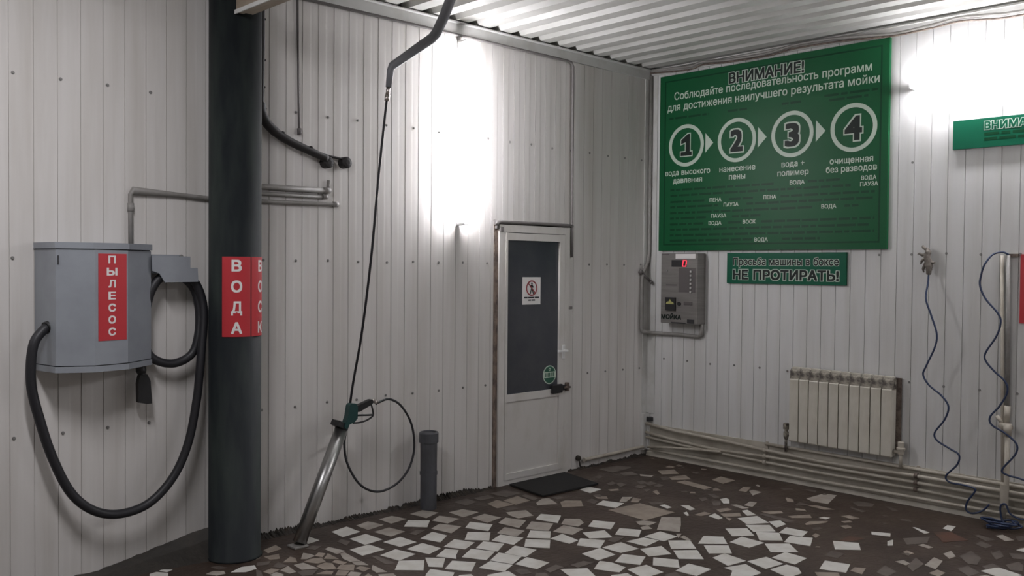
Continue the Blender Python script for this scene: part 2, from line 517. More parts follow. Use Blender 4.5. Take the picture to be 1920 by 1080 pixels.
# broken tiles of the mosaic floor, outlines in metres on the floor plane: white, grey, beige, muddy, reddish
TILES = {
    'w': [[(-3.38, -0.18), (-3.25, -0.15), (-3.25, -0.30), (-3.39, -0.32)],
          [(-2.98, -0.39), (-2.87, -0.29), (-2.77, -0.39), (-2.88, -0.50)],
          [(-3.38, -0.38), (-3.25, -0.36), (-3.24, -0.52), (-3.38, -0.54)],
          [(-3.27, -0.57), (-3.13, -0.55), (-3.12, -0.70), (-3.25, -0.71)],
          [(-3.50, -0.56), (-3.36, -0.55), (-3.35, -0.69), (-3.51, -0.70)],
          [(-3.25, -0.77), (-3.11, -0.74), (-3.09, -0.89), (-3.21, -0.93)],
          [(-3.43, -0.76), (-3.30, -0.73), (-3.27, -0.88), (-3.41, -0.91)],
          [(-3.06, -0.66), (-2.92, -0.60), (-2.90, -0.72), (-3.02, -0.80)],
          [(-3.52, -1.02), (-3.41, -0.91), (-3.30, -1.00), (-3.41, -1.13)],
          [(-3.27, -0.97), (-3.19, -1.05), (-3.30, -1.16), (-3.35, -1.10)],
          [(-3.60, -0.22), (-3.54, -0.17), (-3.53, -0.28), (-3.62, -0.30)],
          [(-2.71, -0.67), (-2.60, -0.59), (-2.53, -0.73), (-2.65, -0.82)],
          [(-2.24, -0.83), (-2.12, -0.76), (-2.05, -0.88), (-2.20, -0.99)],
          [(-2.88, -0.86), (-2.76, -0.75), (-2.66, -0.85), (-2.78, -0.97)],
          [(-3.02, -0.66), (-2.92, -0.59), (-2.91, -0.75), (-3.02, -0.81)],
          [(-2.77, -0.98), (-2.65, -0.93), (-2.59, -1.07), (-2.73, -1.13)],
          [(-2.57, -1.08), (-2.45, -0.99), (-2.37, -1.09), (-2.48, -1.19)],
          [(-2.48, -1.19), (-2.35, -1.17), (-2.38, -1.33), (-2.47, -1.34)],
          [(-3.06, -0.88), (-2.92, -0.81), (-2.87, -0.94), (-3.00, -1.00)],
          [(-2.94, -1.03), (-2.82, -0.96), (-2.76, -1.08), (-2.89, -1.16)],
          [(-2.71, -1.20), (-2.60, -1.10), (-2.50, -1.21), (-2.62, -1.32)],
          [(-3.21, -0.84), (-3.10, -0.78), (-3.08, -0.89), (-3.21, -0.93)],
          [(-3.21, -0.99), (-3.08, -0.92), (-3.04, -0.99), (-3.11, -1.05), (-3.15, -1.10)],
          [(-3.11, -1.10), (-2.97, -1.02), (-2.90, -1.15), (-3.04, -1.23)],
          [(-2.88, -1.21), (-2.74, -1.15), (-2.70, -1.29), (-2.84, -1.34)],
          [(-3.03, -1.25), (-2.90, -1.18), (-2.85, -1.32), (-2.98, -1.38)],
          [(-3.31, -1.19), (-3.19, -1.11), (-3.11, -1.22), (-3.23, -1.32)],
          [(-3.16, -1.30), (-3.04, -1.26), (-2.99, -1.39), (-3.10, -1.44)],
          [(-2.97, -1.39), (-2.84, -1.35), (-2.81, -1.50), (-2.94, -1.53)],
          [(-3.44, -1.19), (-3.37, -1.14), (-3.31, -1.27), (-3.40, -1.35), (-3.50, -1.25)],
          [(-3.32, -1.32), (-3.26, -1.35), (-3.29, -1.44), (-3.37, -1.37)],
          [(-3.21, -1.42), (-3.08, -1.45), (-3.10, -1.53), (-3.25, -1.53)],
          [(-2.85, -1.62), (-2.73, -1.71), (-2.79, -1.82), (-2.92, -1.79)],
          [(-1.43, -0.49), (-1.31, -0.47), (-1.30, -0.59), (-1.45, -0.61)],
          [(-1.66, -0.85), (-1.54, -0.81), (-1.49, -0.96), (-1.63, -1.00)],
          [(-1.35, -1.16), (-1.30, -1.17), (-1.33, -1.25), (-1.38, -1.25)],
          [(-1.24, -1.26), (-1.20, -1.30), (-1.25, -1.39), (-1.30, -1.38)],
          [(-1.39, -1.39), (-1.35, -1.39), (-1.41, -1.45), (-1.43, -1.45)],
          [(-1.33, -1.55), (-1.24, -1.54), (-1.30, -1.64), (-1.35, -1.64)],
          [(-2.12, -1.40), (-1.99, -1.33), (-1.92, -1.45), (-2.05, -1.53)],
          [(-2.11, -1.17), (-1.98, -1.10), (-1.91, -1.23), (-2.05, -1.31)],
          [(-2.24, -1.24), (-2.10, -1.30), (-2.18, -1.43), (-2.30, -1.35)],
          [(-2.46, -1.39), (-2.34, -1.31), (-2.26, -1.44), (-2.40, -1.52)],
          [(-2.02, -1.55), (-1.86, -1.55), (-1.87, -1.69), (-2.01, -1.69)],
          [(-2.18, -1.54), (-2.04, -1.56), (-2.02, -1.66), (-2.17, -1.68)],
          [(-2.38, -1.52), (-2.22, -1.53), (-2.24, -1.68), (-2.38, -1.66)],
          [(-2.56, -1.52), (-2.40, -1.52), (-2.43, -1.66), (-2.58, -1.66)],
          [(-2.24, -1.69), (-2.10, -1.74), (-2.18, -1.87), (-2.31, -1.81)],
          [(-1.98, -1.70), (-1.88, -1.79), (-1.99, -1.91), (-2.10, -1.81)],
          [(-2.12, -1.84), (-2.01, -1.93), (-2.12, -2.05), (-2.22, -1.95)],
          [(-2.53, -1.74), (-2.39, -1.68), (-2.33, -1.80), (-2.47, -1.87)],
          [(-2.42, -1.92), (-2.31, -1.84), (-2.24, -1.96), (-2.35, -2.05)],
          [(-2.71, -1.74), (-2.58, -1.67), (-2.55, -1.73), (-2.56, -1.84), (-2.65, -1.87)],
          [(-2.58, -1.87), (-2.44, -1.89), (-2.47, -2.03), (-2.63, -2.02)],
          [(-2.40, -2.06), (-2.25, -2.04), (-2.24, -2.18), (-2.39, -2.19)],
          [(-2.72, -1.87), (-2.63, -1.91), (-2.66, -1.99), (-2.77, -1.93)],
          [(-0.89, -1.35), (-0.83, -1.36), (-0.85, -1.40), (-0.94, -1.46), (-0.97, -1.43)],
          [(-1.05, -1.63), (-1.00, -1.64), (-1.07, -1.75), (-1.13, -1.72)],
          [(-1.23, -1.71), (-1.09, -1.77), (-1.18, -1.91), (-1.31, -1.83)],
          [(-1.33, -1.83), (-1.22, -1.94), (-1.32, -2.04), (-1.43, -1.95)],
          [(-1.50, -1.79), (-1.39, -1.88), (-1.50, -2.00), (-1.61, -1.91)],
          [(-1.42, -1.96), (-1.33, -2.07), (-1.46, -2.17), (-1.56, -2.07)],
          [(-1.15, -1.89), (-1.07, -1.93), (-1.12, -2.00), (-1.24, -2.00)],
          [(-1.33, -2.07), (-1.19, -2.04), (-1.17, -2.18), (-1.30, -2.21)],
          [(-1.48, -2.19), (-1.34, -2.15), (-1.28, -2.27), (-1.44, -2.34)],
          [(-1.74, -1.79), (-1.66, -1.88), (-1.77, -1.98), (-1.90, -1.86)],
          [(-1.90, -1.90), (-1.79, -2.00), (-1.91, -2.10), (-2.01, -2.01)],
          [(-1.73, -1.97), (-1.58, -1.96), (-1.59, -2.12), (-1.74, -2.11)],
          [(-1.60, -2.13), (-1.49, -2.23), (-1.60, -2.35), (-1.72, -2.24)],
          [(-2.06, -2.07), (-1.94, -2.07), (-1.97, -2.23), (-2.12, -2.21)],
          [(-1.97, -2.24), (-1.82, -2.27), (-1.86, -2.40), (-2.01, -2.38)],
          [(-1.81, -2.30), (-1.66, -2.30), (-1.67, -2.44), (-1.82, -2.45)],
          [(-2.16, -2.21), (-2.02, -2.26), (-2.09, -2.40), (-2.19, -2.39), (-2.27, -2.32), (-2.17, -2.27)],
          [(-2.00, -2.40), (-1.86, -2.42), (-1.86, -2.49), (-1.93, -2.55), (-2.05, -2.54)],
          [(-1.24, -2.38), (-1.17, -2.51), (-1.29, -2.58), (-1.39, -2.47)],
          [(-1.79, -2.58), (-1.63, -2.53), (-1.59, -2.66), (-1.74, -2.71)],
          [(-0.82, -2.07), (-0.77, -2.08), (-0.76, -2.12), (-0.82, -2.12)],
          [(-0.46, -2.73), (-0.36, -2.72), (-0.35, -2.77), (-0.48, -2.79)],
          [(-0.58, -2.59), (-0.57, -2.60), (-0.62, -2.71), (-0.67, -2.70)],
          [(-0.87, -2.45), (-0.82, -2.55), (-0.89, -2.58), (-0.93, -2.48)],
          [(-1.00, -2.61), (-0.94, -2.62), (-1.06, -2.67), (-1.09, -2.65)],
          [(-4.46, -0.18), (-4.44, -0.17), (-4.40, -0.21), (-4.44, -0.23)],
          [(-4.52, -0.20), (-4.48, -0.19), (-4.44, -0.25), (-4.47, -0.31), (-4.54, -0.25)],
          [(-4.19, -0.46), (-4.11, -0.42), (-4.04, -0.44), (-4.06, -0.50), (-4.13, -0.51)]],
    'g': [[(-3.19, -0.17), (-3.08, -0.14), (-3.05, -0.27), (-3.19, -0.30)],
          [(-3.00, -0.15), (-2.89, -0.14), (-2.86, -0.26), (-3.00, -0.28)],
          [(-2.77, -0.18), (-2.65, -0.16), (-2.61, -0.28), (-2.75, -0.33)],
          [(-3.19, -0.36), (-3.06, -0.34), (-3.04, -0.48), (-3.17, -0.51)],
          [(-3.60, -0.45), (-3.56, -0.43), (-3.53, -0.56), (-3.60, -0.58)],
          [(-3.58, -0.58), (-3.55, -0.58), (-3.57, -0.77), (-3.62, -0.74), (-3.62, -0.67)],
          [(-3.80, -0.52), (-3.73, -0.43), (-3.71, -0.48), (-3.71, -0.52), (-3.77, -0.54)],
          [(-3.88, -0.58), (-3.82, -0.58), (-3.81, -0.72), (-3.89, -0.68)],
          [(-3.98, -0.61), (-3.91, -0.57), (-3.93, -0.69), (-3.97, -0.69)],
          [(-3.62, -0.76), (-3.57, -0.78), (-3.58, -0.86), (-3.63, -0.81)],
          [(-3.76, -0.92), (-3.71, -0.88), (-3.68, -0.94), (-3.74, -0.99)],
          [(-3.61, -0.93), (-3.56, -0.87), (-3.57, -1.02), (-3.62, -0.99)],
          [(-4.06, -0.64), (-4.01, -0.62), (-4.00, -0.68), (-4.04, -0.74)],
          [(-3.63, -1.02), (-3.56, -1.06), (-3.59, -1.15), (-3.67, -1.10)],
          [(-2.76, -0.40), (-2.65, -0.34), (-2.60, -0.49), (-2.73, -0.52)],
          [(-2.55, -0.32), (-2.43, -0.32), (-2.40, -0.45), (-2.56, -0.48)],
          [(-2.27, -0.58), (-2.13, -0.63), (-2.19, -0.76), (-2.31, -0.74), (-2.30, -0.64)],
          [(-1.94, -0.54), (-1.83, -0.49), (-1.78, -0.51), (-1.85, -0.66), (-1.98, -0.59)],
          [(-2.53, -0.53), (-2.40, -0.51), (-2.38, -0.65), (-2.53, -0.68)],
          [(-2.88, -0.54), (-2.77, -0.49), (-2.71, -0.63), (-2.85, -0.70)],
          [(-2.48, -0.73), (-2.36, -0.67), (-2.31, -0.81), (-2.46, -0.90)],
          [(-2.44, -0.94), (-2.30, -0.85), (-2.23, -0.98), (-2.37, -1.07)],
          [(-2.20, -1.02), (-2.09, -0.95), (-2.02, -1.02), (-2.07, -1.10), (-2.16, -1.13)],
          [(-2.36, -1.10), (-2.21, -1.05), (-2.18, -1.19), (-2.32, -1.23)],
          [(-2.64, -0.89), (-2.52, -0.83), (-2.48, -0.97), (-2.60, -1.02)],
          [(-1.48, -0.91), (-1.36, -0.84), (-1.31, -0.89), (-1.46, -0.95)],
          [(-1.58, -1.35), (-1.49, -1.44), (-1.64, -1.55), (-1.78, -1.64), (-1.84, -1.51)],
          [(-1.80, -1.31), (-1.74, -1.33), (-1.71, -1.41), (-1.80, -1.42), (-1.84, -1.37)],
          [(-1.88, -1.41), (-1.81, -1.41), (-1.85, -1.48), (-1.91, -1.45)],
          [(-1.83, -1.65), (-1.80, -1.67), (-1.89, -1.71)],
          [(-1.87, -1.71), (-1.82, -1.70), (-1.87, -1.79), (-1.89, -1.77)],
          [(-0.69, -0.47), (-0.64, -0.57), (-0.70, -0.59), (-0.73, -0.51)],
          [(-0.52, -1.36), (-0.47, -1.36), (-0.48, -1.44), (-0.62, -1.45)],
          [(-0.33, -1.30), (-0.29, -1.29), (-0.32, -1.33), (-0.35, -1.34)],
          [(-0.97, -1.49), (-0.93, -1.51), (-0.95, -1.62), (-1.00, -1.60)],
          [(-0.91, -1.56), (-0.79, -1.53), (-0.78, -1.58), (-0.90, -1.62)],
          [(-0.41, -1.76), (-0.17, -1.77), (-0.15, -1.86), (-0.44, -1.94), (-0.45, -1.82)],
          [(-0.94, -2.77), (-0.89, -2.78), (-0.92, -2.85), (-0.96, -2.84)],
          [(-0.38, -3.02), (-0.32, -3.04), (-0.40, -3.13), (-0.46, -3.10)],
          [(-1.35, -2.81), (-1.29, -2.83), (-1.32, -2.88), (-1.37, -2.88)],
          [(-1.29, -2.95), (-1.11, -2.93), (-1.14, -2.99), (-1.32, -3.02)],
          [(-1.00, -2.94), (-0.91, -2.95), (-1.00, -3.01), (-1.07, -3.00)],
          [(-4.30, -0.40), (-4.25, -0.38), (-4.21, -0.42), (-4.22, -0.46), (-4.27, -0.46)]],
    'd': [[(-3.05, -0.54), (-2.96, -0.50), (-2.92, -0.54), (-3.04, -0.59)],
          [(-3.47, -0.38), (-3.42, -0.35), (-3.41, -0.43), (-3.47, -0.48)],
          [(-3.48, -0.75), (-3.45, -0.75), (-3.45, -0.93), (-3.50, -0.91)],
          [(-3.98, -0.53), (-3.92, -0.48), (-3.91, -0.57), (-3.96, -0.58)],
          [(-3.93, -0.70), (-3.89, -0.69), (-3.83, -0.74), (-3.89, -0.79), (-3.94, -0.77)],
          [(-4.01, -0.41), (-3.94, -0.44), (-3.98, -0.48), (-4.04, -0.46)],
          [(-4.07, -0.51), (-4.06, -0.55), (-4.10, -0.64), (-4.13, -0.63)],
          [(-3.94, -0.28), (-3.92, -0.29), (-3.96, -0.36), (-3.99, -0.36)],
          [(-3.68, -0.37), (-3.62, -0.35), (-3.58, -0.39), (-3.65, -0.43)],
          [(-2.36, -0.14), (-2.22, -0.12), (-2.23, -0.24), (-2.35, -0.27)],
          [(-2.19, -0.16), (-2.04, -0.15), (-2.06, -0.24), (-2.19, -0.23)],
          [(-2.01, -0.14), (-1.86, -0.13), (-1.82, -0.27), (-1.99, -0.29)],
          [(-1.88, -0.33), (-1.83, -0.32), (-1.84, -0.46), (-1.91, -0.49)],
          [(-2.23, -0.49), (-2.15, -0.50), (-2.14, -0.57), (-2.23, -0.56)],
          [(-1.76, -0.51), (-1.68, -0.51), (-1.69, -0.58), (-1.76, -0.57)],
          [(-3.05, -1.47), (-3.01, -1.46), (-2.98, -1.49), (-3.01, -1.56), (-3.07, -1.54)],
          [(-2.92, -1.57), (-2.81, -1.55), (-2.81, -1.61), (-2.93, -1.62)],
          [(-3.00, -1.58), (-2.95, -1.60), (-2.97, -1.65), (-3.05, -1.62)],
          [(-1.65, -0.75), (-1.56, -0.72), (-1.58, -0.80), (-1.66, -0.83)],
          [(-1.34, -1.05), (-1.25, -1.13), (-1.31, -1.15), (-1.38, -1.12)],
          [(-2.26, -1.46), (-2.17, -1.42), (-2.12, -1.48), (-2.25, -1.51)],
          [(-2.76, -1.61), (-2.65, -1.61), (-2.63, -1.67), (-2.76, -1.67)],
          [(-2.49, -2.06), (-2.42, -2.08), (-2.46, -2.14), (-2.55, -2.09)],
          [(-0.80, -0.13), (-0.59, -0.14), (-0.51, -0.27), (-0.81, -0.29)],
          [(-0.78, -0.33), (-0.66, -0.36), (-0.71, -0.47), (-0.83, -0.42)],
          [(-0.66, -0.65), (-0.59, -0.66), (-0.65, -0.74), (-0.72, -0.72)],
          [(-1.04, -0.29), (-0.96, -0.28), (-0.98, -0.34), (-1.06, -0.35)],
          [(-1.19, -0.29), (-1.13, -0.30), (-1.12, -0.37), (-1.18, -0.35)],
          [(-1.14, -0.50), (-1.04, -0.48), (-1.07, -0.54), (-1.16, -0.56)],
          [(-1.08, -0.55), (-1.03, -0.56), (-1.04, -0.62), (-1.14, -0.64)],
          [(-1.07, -0.71), (-0.99, -0.69), (-0.97, -0.75), (-1.07, -0.78)],
          [(-0.91, -0.61), (-0.84, -0.62), (-0.88, -0.69), (-0.96, -0.69)],
          [(-0.91, -0.69), (-0.81, -0.68), (-0.84, -0.75), (-0.94, -0.76)],
          [(-0.93, -0.79), (-0.84, -0.77), (-0.86, -0.83), (-0.93, -0.84)],
          [(-1.09, -0.81), (-1.02, -0.81), (-1.05, -0.85), (-1.11, -0.86)],
          [(-0.98, -1.23), (-0.92, -1.25), (-0.97, -1.30), (-1.04, -1.30)],
          [(-0.83, -1.20), (-0.79, -1.23), (-0.85, -1.32), (-0.89, -1.30)],
          [(-1.01, -1.36), (-0.96, -1.35), (-0.94, -1.39), (-1.04, -1.45), (-1.08, -1.42)],
          [(-0.63, -1.79), (-0.54, -1.78), (-0.55, -1.85), (-0.65, -1.82)],
          [(-0.27, -2.04), (-0.20, -2.06), (-0.19, -2.16), (-0.27, -2.18), (-0.34, -2.11)],
          [(-0.42, -2.09), (-0.40, -2.10), (-0.43, -2.21), (-0.47, -2.20)],
          [(-1.04, -1.75), (-0.99, -1.76), (-1.01, -2.00), (-1.07, -1.98)],
          [(-1.09, -2.16), (-1.02, -2.18), (-1.04, -2.21), (-1.12, -2.20)],
          [(-0.27, -1.47), (-0.20, -1.53), (-0.24, -1.56), (-0.29, -1.51)],
          [(-1.55, -2.49), (-1.44, -2.47), (-1.43, -2.55), (-1.54, -2.56)],
          [(-0.21, -2.25), (-0.18, -2.26), (-0.24, -2.35), (-0.28, -2.33)],
          [(-0.87, -2.65), (-0.71, -2.75), (-0.86, -2.79), (-0.98, -2.72)],
          [(-0.48, -2.93), (-0.44, -2.94), (-0.48, -3.05), (-0.55, -3.02)],
          [(-0.66, -3.00), (-0.57, -3.00), (-0.62, -3.08), (-0.71, -3.07)],
          [(-0.31, -3.11), (-0.25, -3.14), (-0.35, -3.17), (-0.40, -3.16)],
          [(-0.98, -3.02), (-0.82, -3.03), (-0.92, -3.12), (-1.07, -3.15), (-1.09, -3.11)],
          [(-1.38, -2.89), (-1.19, -2.86), (-1.28, -2.94), (-1.45, -2.95)],
          [(-1.61, -2.82), (-1.46, -2.80), (-1.52, -2.89), (-1.64, -2.89)],
          [(-0.79, -3.13), (-0.68, -3.14), (-0.79, -3.20), (-0.89, -3.19)],
          [(-1.22, -3.10), (-1.12, -3.12), (-1.20, -3.21), (-1.31, -3.19)],
          [(-1.08, -3.18), (-0.98, -3.20), (-1.03, -3.27), (-1.17, -3.26)],
          [(-0.95, -3.26), (-0.83, -3.29), (-0.88, -3.33), (-1.00, -3.36), (-1.03, -3.31)],
          [(-4.23, -0.31), (-4.19, -0.32), (-4.17, -0.38), (-4.22, -0.38)]],
    'b': [[(-3.71, -0.52), (-3.66, -0.48), (-3.64, -0.52), (-3.69, -0.57)],
          [(-3.70, -0.60), (-3.63, -0.53), (-3.64, -0.66)],
          [(-3.81, -0.57), (-3.76, -0.55), (-3.70, -0.57), (-3.72, -0.65), (-3.77, -0.65)],
          [(-3.90, -0.50), (-3.82, -0.44), (-3.81, -0.48), (-3.84, -0.55)],
          [(-3.80, -0.68), (-3.73, -0.66), (-3.71, -0.70), (-3.74, -0.79), (-3.80, -0.76)],
          [(-3.70, -0.68), (-3.66, -0.66), (-3.64, -0.74), (-3.68, -0.76)],
          [(-3.74, -0.79), (-3.69, -0.75), (-3.63, -0.80), (-3.69, -0.88), (-3.74, -0.82)],
          [(-3.66, -0.85), (-3.62, -0.84), (-3.60, -0.91), (-3.66, -0.93)],
          [(-3.81, -0.88), (-3.75, -0.82), (-3.71, -0.87), (-3.77, -0.92)],
          [(-3.87, -0.79), (-3.80, -0.78), (-3.78, -0.82), (-3.81, -0.85)],
          [(-3.72, -1.01), (-3.66, -0.97), (-3.67, -1.03)],
          [(-3.87, -0.23), (-3.77, -0.19), (-3.78, -0.28), (-3.88, -0.30)],
          [(-3.93, -0.34), (-3.84, -0.35), (-3.88, -0.43), (-3.93, -0.41)],
          [(-4.06, -0.57), (-4.00, -0.55), (-3.98, -0.60), (-4.05, -0.63)],
          [(-2.07, -0.34), (-1.91, -0.32), (-1.93, -0.47), (-2.08, -0.48)],
          [(-2.21, -0.33), (-2.09, -0.30), (-2.09, -0.47), (-2.24, -0.46)],
          [(-1.80, -0.64), (-1.74, -0.63), (-1.66, -0.71), (-1.76, -0.82), (-1.89, -0.74)],
          [(-1.43, -0.97), (-1.31, -0.90), (-1.31, -0.97), (-1.40, -1.01)],
          [(-1.71, -1.00), (-1.40, -1.03), (-1.42, -1.34), (-1.73, -1.33)],
          [(-1.38, -1.47), (-1.26, -1.47), (-1.27, -1.53), (-1.37, -1.52)],
          [(-0.48, -0.49), (-0.34, -0.55), (-0.44, -0.67), (-0.56, -0.59)],
          [(-0.60, -0.69), (-0.44, -0.73), (-0.53, -0.85), (-0.66, -0.76)],
          [(-0.69, -0.83), (-0.60, -0.84), (-0.63, -1.11), (-0.73, -1.11)],
          [(-1.07, -0.89), (-1.01, -0.88), (-1.08, -0.96), (-1.12, -0.97)],
          [(-1.27, -0.63), (-1.19, -0.66), (-1.23, -0.70), (-1.29, -0.67)],
          [(-0.42, -0.97), (-0.27, -0.95), (-0.30, -1.10), (-0.47, -1.10)],
          [(-0.57, -1.30), (-0.44, -1.26), (-0.42, -1.31), (-0.56, -1.36)],
          [(-1.15, -1.49), (-1.06, -1.52), (-1.08, -1.57), (-1.19, -1.55)],
          [(-1.22, -1.57), (-1.11, -1.65), (-1.17, -1.70), (-1.27, -1.63)],
          [(-1.27, -1.64), (-1.27, -1.69), (-1.33, -1.71)],
          [(-1.86, -2.59), (-1.77, -2.68), (-1.83, -2.72), (-1.92, -2.64)],
          [(-0.51, -1.65), (-0.49, -1.65), (-0.51, -1.71), (-0.57, -1.75), (-0.59, -1.71)],
          [(-0.58, -1.86), (-0.53, -1.90), (-0.54, -2.04), (-0.60, -1.99)],
          [(-0.67, -2.15), (-0.61, -2.18), (-0.63, -2.26), (-0.69, -2.24)],
          [(-0.97, -1.73), (-0.85, -1.81), (-0.89, -1.85), (-0.98, -1.80)],
          [(-0.94, -1.91), (-0.79, -1.99), (-0.86, -2.04), (-0.96, -1.95)],
          [(-1.03, -2.08), (-0.95, -2.07), (-0.85, -2.15), (-0.90, -2.16), (-1.04, -2.10)],
          [(-1.23, -2.24), (-1.17, -2.23), (-1.19, -2.27), (-1.26, -2.28)],
          [(-1.69, -2.71), (-1.62, -2.70), (-1.59, -2.75), (-1.70, -2.78)],
          [(-0.79, -2.21), (-0.73, -2.24), (-0.75, -2.27), (-0.81, -2.24)],
          [(-0.90, -2.26), (-0.84, -2.28), (-0.87, -2.32), (-0.93, -2.31)],
          [(-1.65, -2.71), (-1.55, -2.71), (-1.57, -2.77), (-1.70, -2.76)],
          [(-1.41, -3.02), (-1.32, -3.03), (-1.34, -3.08), (-1.43, -3.08)],
          [(-4.15, -0.55), (-4.09, -0.51), (-4.06, -0.54), (-4.09, -0.60), (-4.13, -0.61)],
          [(-4.31, -0.45), (-4.25, -0.50), (-4.24, -0.56), (-4.33, -0.50)]],
    'r': [[(-1.21, -2.40), (-1.06, -2.40), (-1.05, -2.49), (-1.17, -2.46)],
          [(-0.59, -2.72), (-0.51, -2.80), (-0.61, -2.94), (-0.77, -2.85)]],
}

# ------------------------------------------------------------------ the room
PITCH_W = 0.1137
ROOM_X, ROOM_Y, ROOM_Z = -9.0, -8.5, 3.385
DOOR_X0, DOOR_X1, DOOR_Z = -1.865, -1.045, 1.985


def sheet_profile(a, b, phase, pitch=PITCH_W, depth=0.006):
    """(position, depth) pairs of a trapezoidal sheet between a and b"""
    out = []
    k = math.floor((a - phase) / pitch) - 1
    while phase + k * pitch < b + pitch:
        s = phase + k * pitch
        out += [(s, depth), (s + 0.0028, depth), (s + 0.0036, 0.0), (s + 0.052, 0.0), (s + 0.064, 0.0007), (s + 0.1080, 0.0007), (s + 0.1130, 0.0)]
        k += 1
    res = []
    for (p, d), (p2, d2) in zip(out, out[1:]):
        if p2 <= a or p >= b:
            continue
        q0, q1 = max(p, a), min(p2, b)
        e0 = d + (d2 - d) * (q0 - p) / (p2 - p)
        e1 = d + (d2 - d) * (q1 - p) / (p2 - p)
        if not res or res[-1][0] < q0 - 1e-6:
            res.append((q0, e0))
        res.append((q1, e1))
    return res


def sheet(mb, a, b, z0, z1, phase, place):
    """place(position, depth, z) -> point; visible side must be given by winding of place"""
    pr = sheet_profile(a, b, phase)
    vs = [place(p, d, z0) for p, d in pr] + [place(p, d, z1) for p, d in pr]
    n = len(pr)
    mb.add(vs, [[i, i + 1, n + i + 1, n + i] for i in range(n - 1)])


L_place = lambda p, d, z: (p, d, z)
R_place = lambda p, d, z: (d, p, z)

w = MB()
sheet(w, ROOM_X, -4.06, 0, ROOM_Z, -5.14, L_place)
sheet(w, -4.06, DOOR_X0, 0, ROOM_Z, -3.714, L_place)
sheet(w, DOOR_X0, DOOR_X1, DOOR_Z, ROOM_Z, -3.714, L_place)
sheet(w, DOOR_X1, 0.012, 0, ROOM_Z, -3.714, L_place)
w.box((ROOM_X, 0.03, 0), (DOOR_X0, 0.10, ROOM_Z))
w.box((DOOR_X0, 0.03, DOOR_Z), (DOOR_X1, 0.10, ROOM_Z))
w.box((DOOR_X1, 0.03, 0), (0.1, 0.10, ROOM_Z))
wall_left = w.build('wall_left', 'sheet', kind='structure')

w = MB()
sheet(w, ROOM_Y, 0.012, 0, ROOM_Z, -1.750, R_place)
w.box((0.03, ROOM_Y, 0), (0.10, 0.1, ROOM_Z))
wall_right = w.build('wall_right', 'sheet_right', kind='structure')

MB().box((ROOM_X - 0.1, ROOM_Y, 0), (ROOM_X, 0.1, ROOM_Z)).build('wall_bounce_entrance', 'sheet', kind='structure')  # unseen wall closing the open bay, added for bounce light
MB().box((ROOM_X, ROOM_Y - 0.1, 0), (0.1, ROOM_Y, ROOM_Z)).build('wall_bounce_back', 'sheet', kind='structure')  # also unseen, added to throw light back into the bay

# screws of the wall sheets
def screw_source(parent, at, nrm):
    at, nrm = Vector(at), Vector(nrm)
    return MB().rod(at, at + nrm * 0.003, 0.009, seg=10).rod(at + nrm * 0.003, at + nrm * 0.008, 0.0055, seg=6).build('screw', 'screw', parent)


src = None
xs = [-5.118 + 0.2274 * k for k in range(23)]
for z in (0.775, 1.675, 2.588):
    for x in xs:
        if -4.30 < x < -3.86 or (DOOR_X0 - 0.03 < x < DOOR_X1 + 0.03 and z < 2):
            continue
        p = (x + random.uniform(-0.006, 0.006), 0, z + random.uniform(-0.005, 0.005))
        if src is None:
            src, s0 = screw_source(wall_left, p, (0, -1, 0)), Vector(p)
        else:
            copy_at(src, Vector(p) - s0, wall_left)
src = None
ys = [-0.19 - 0.2345 * k for k in range(13)]
for z, lo, hi in ((0.858, 0, -3.2), (1.762, -1.86, -3.2), (2.41, -2.13, -2.4)):
    for y in ys:
        if not (hi < y <= lo):
            continue
        if z < 1 and -2.26 < y < -1.42:
            continue
        p = (0, y + random.uniform(-0.01, 0.01), z + random.uniform(-0.006, 0.006))
        if src is None:
            src, s0 = screw_source(wall_right, p, (-1, 0, 0)), Vector(p)
        else:
            copy_at(src, Vector(p) - s0, wall_right)

# ceiling: trapezoidal sheet, ribs running parallel to wall_right
w = MB()
pr = []
x = ROOM_X
while x < 0.1:
    pr += [(x, ROOM_Z), (x + 0.105, ROOM_Z), (x + 0.130, ROOM_Z + 0.035), (x + 0.185, ROOM_Z + 0.035)]
    x += 0.21
n = len(pr)
w.add([(a, ROOM_Y, z) for a, z in pr] + [(a, 0.03, z) for a, z in pr], [[i, n + i, n + i + 1, i + 1] for i in range(n - 1)])
w.box((ROOM_X, ROOM_Y, ROOM_Z + 0.04), (0.1, 0.1, ROOM_Z + 0.1))
w.build('ceiling', 'ceiling', kind='structure')

# flashings
MB().box((ROOM_X, -0.014, 3.297), (-0.02, 0.0, 3.375)).box((ROOM_X, -0.05, 3.368), (-0.02, -0.0, 3.376)).build('trim_1', 'trim', kind='structure')
MB().box((-0.012, ROOM_Y, 3.330), (0.0, -0.02, 3.376)).box((-0.045, ROOM_Y, 3.370), (0.0, -0.02, 3.378)).build('trim_2', 'trim', kind='structure')
MB().box((-0.075, -0.006, 0.37), (0.0, -0.0, 3.33)).box((-0.006, -0.085, 0.37), (0.0, -0.0, 3.33)).build('trim_3', 'trim', kind='structure')
MB().box((-0.085, -0.032, 0.05), (0.0, -0.0, 0.37)).box((-0.028, -0.045, 0.05), (0.0, -0.0, 0.37)).build('trim_4', 'trim', kind='structure')

# floor: wet mud-coloured screed with broken tile mosaic
fl = MB()
fl.box((ROOM_X, ROOM_Y, -0.12), (0.1, 0.1, 0.0), 0)
KEY = {'w': 1, 'g': 2, 'b': 3, 'd': 4, 'r': 5}


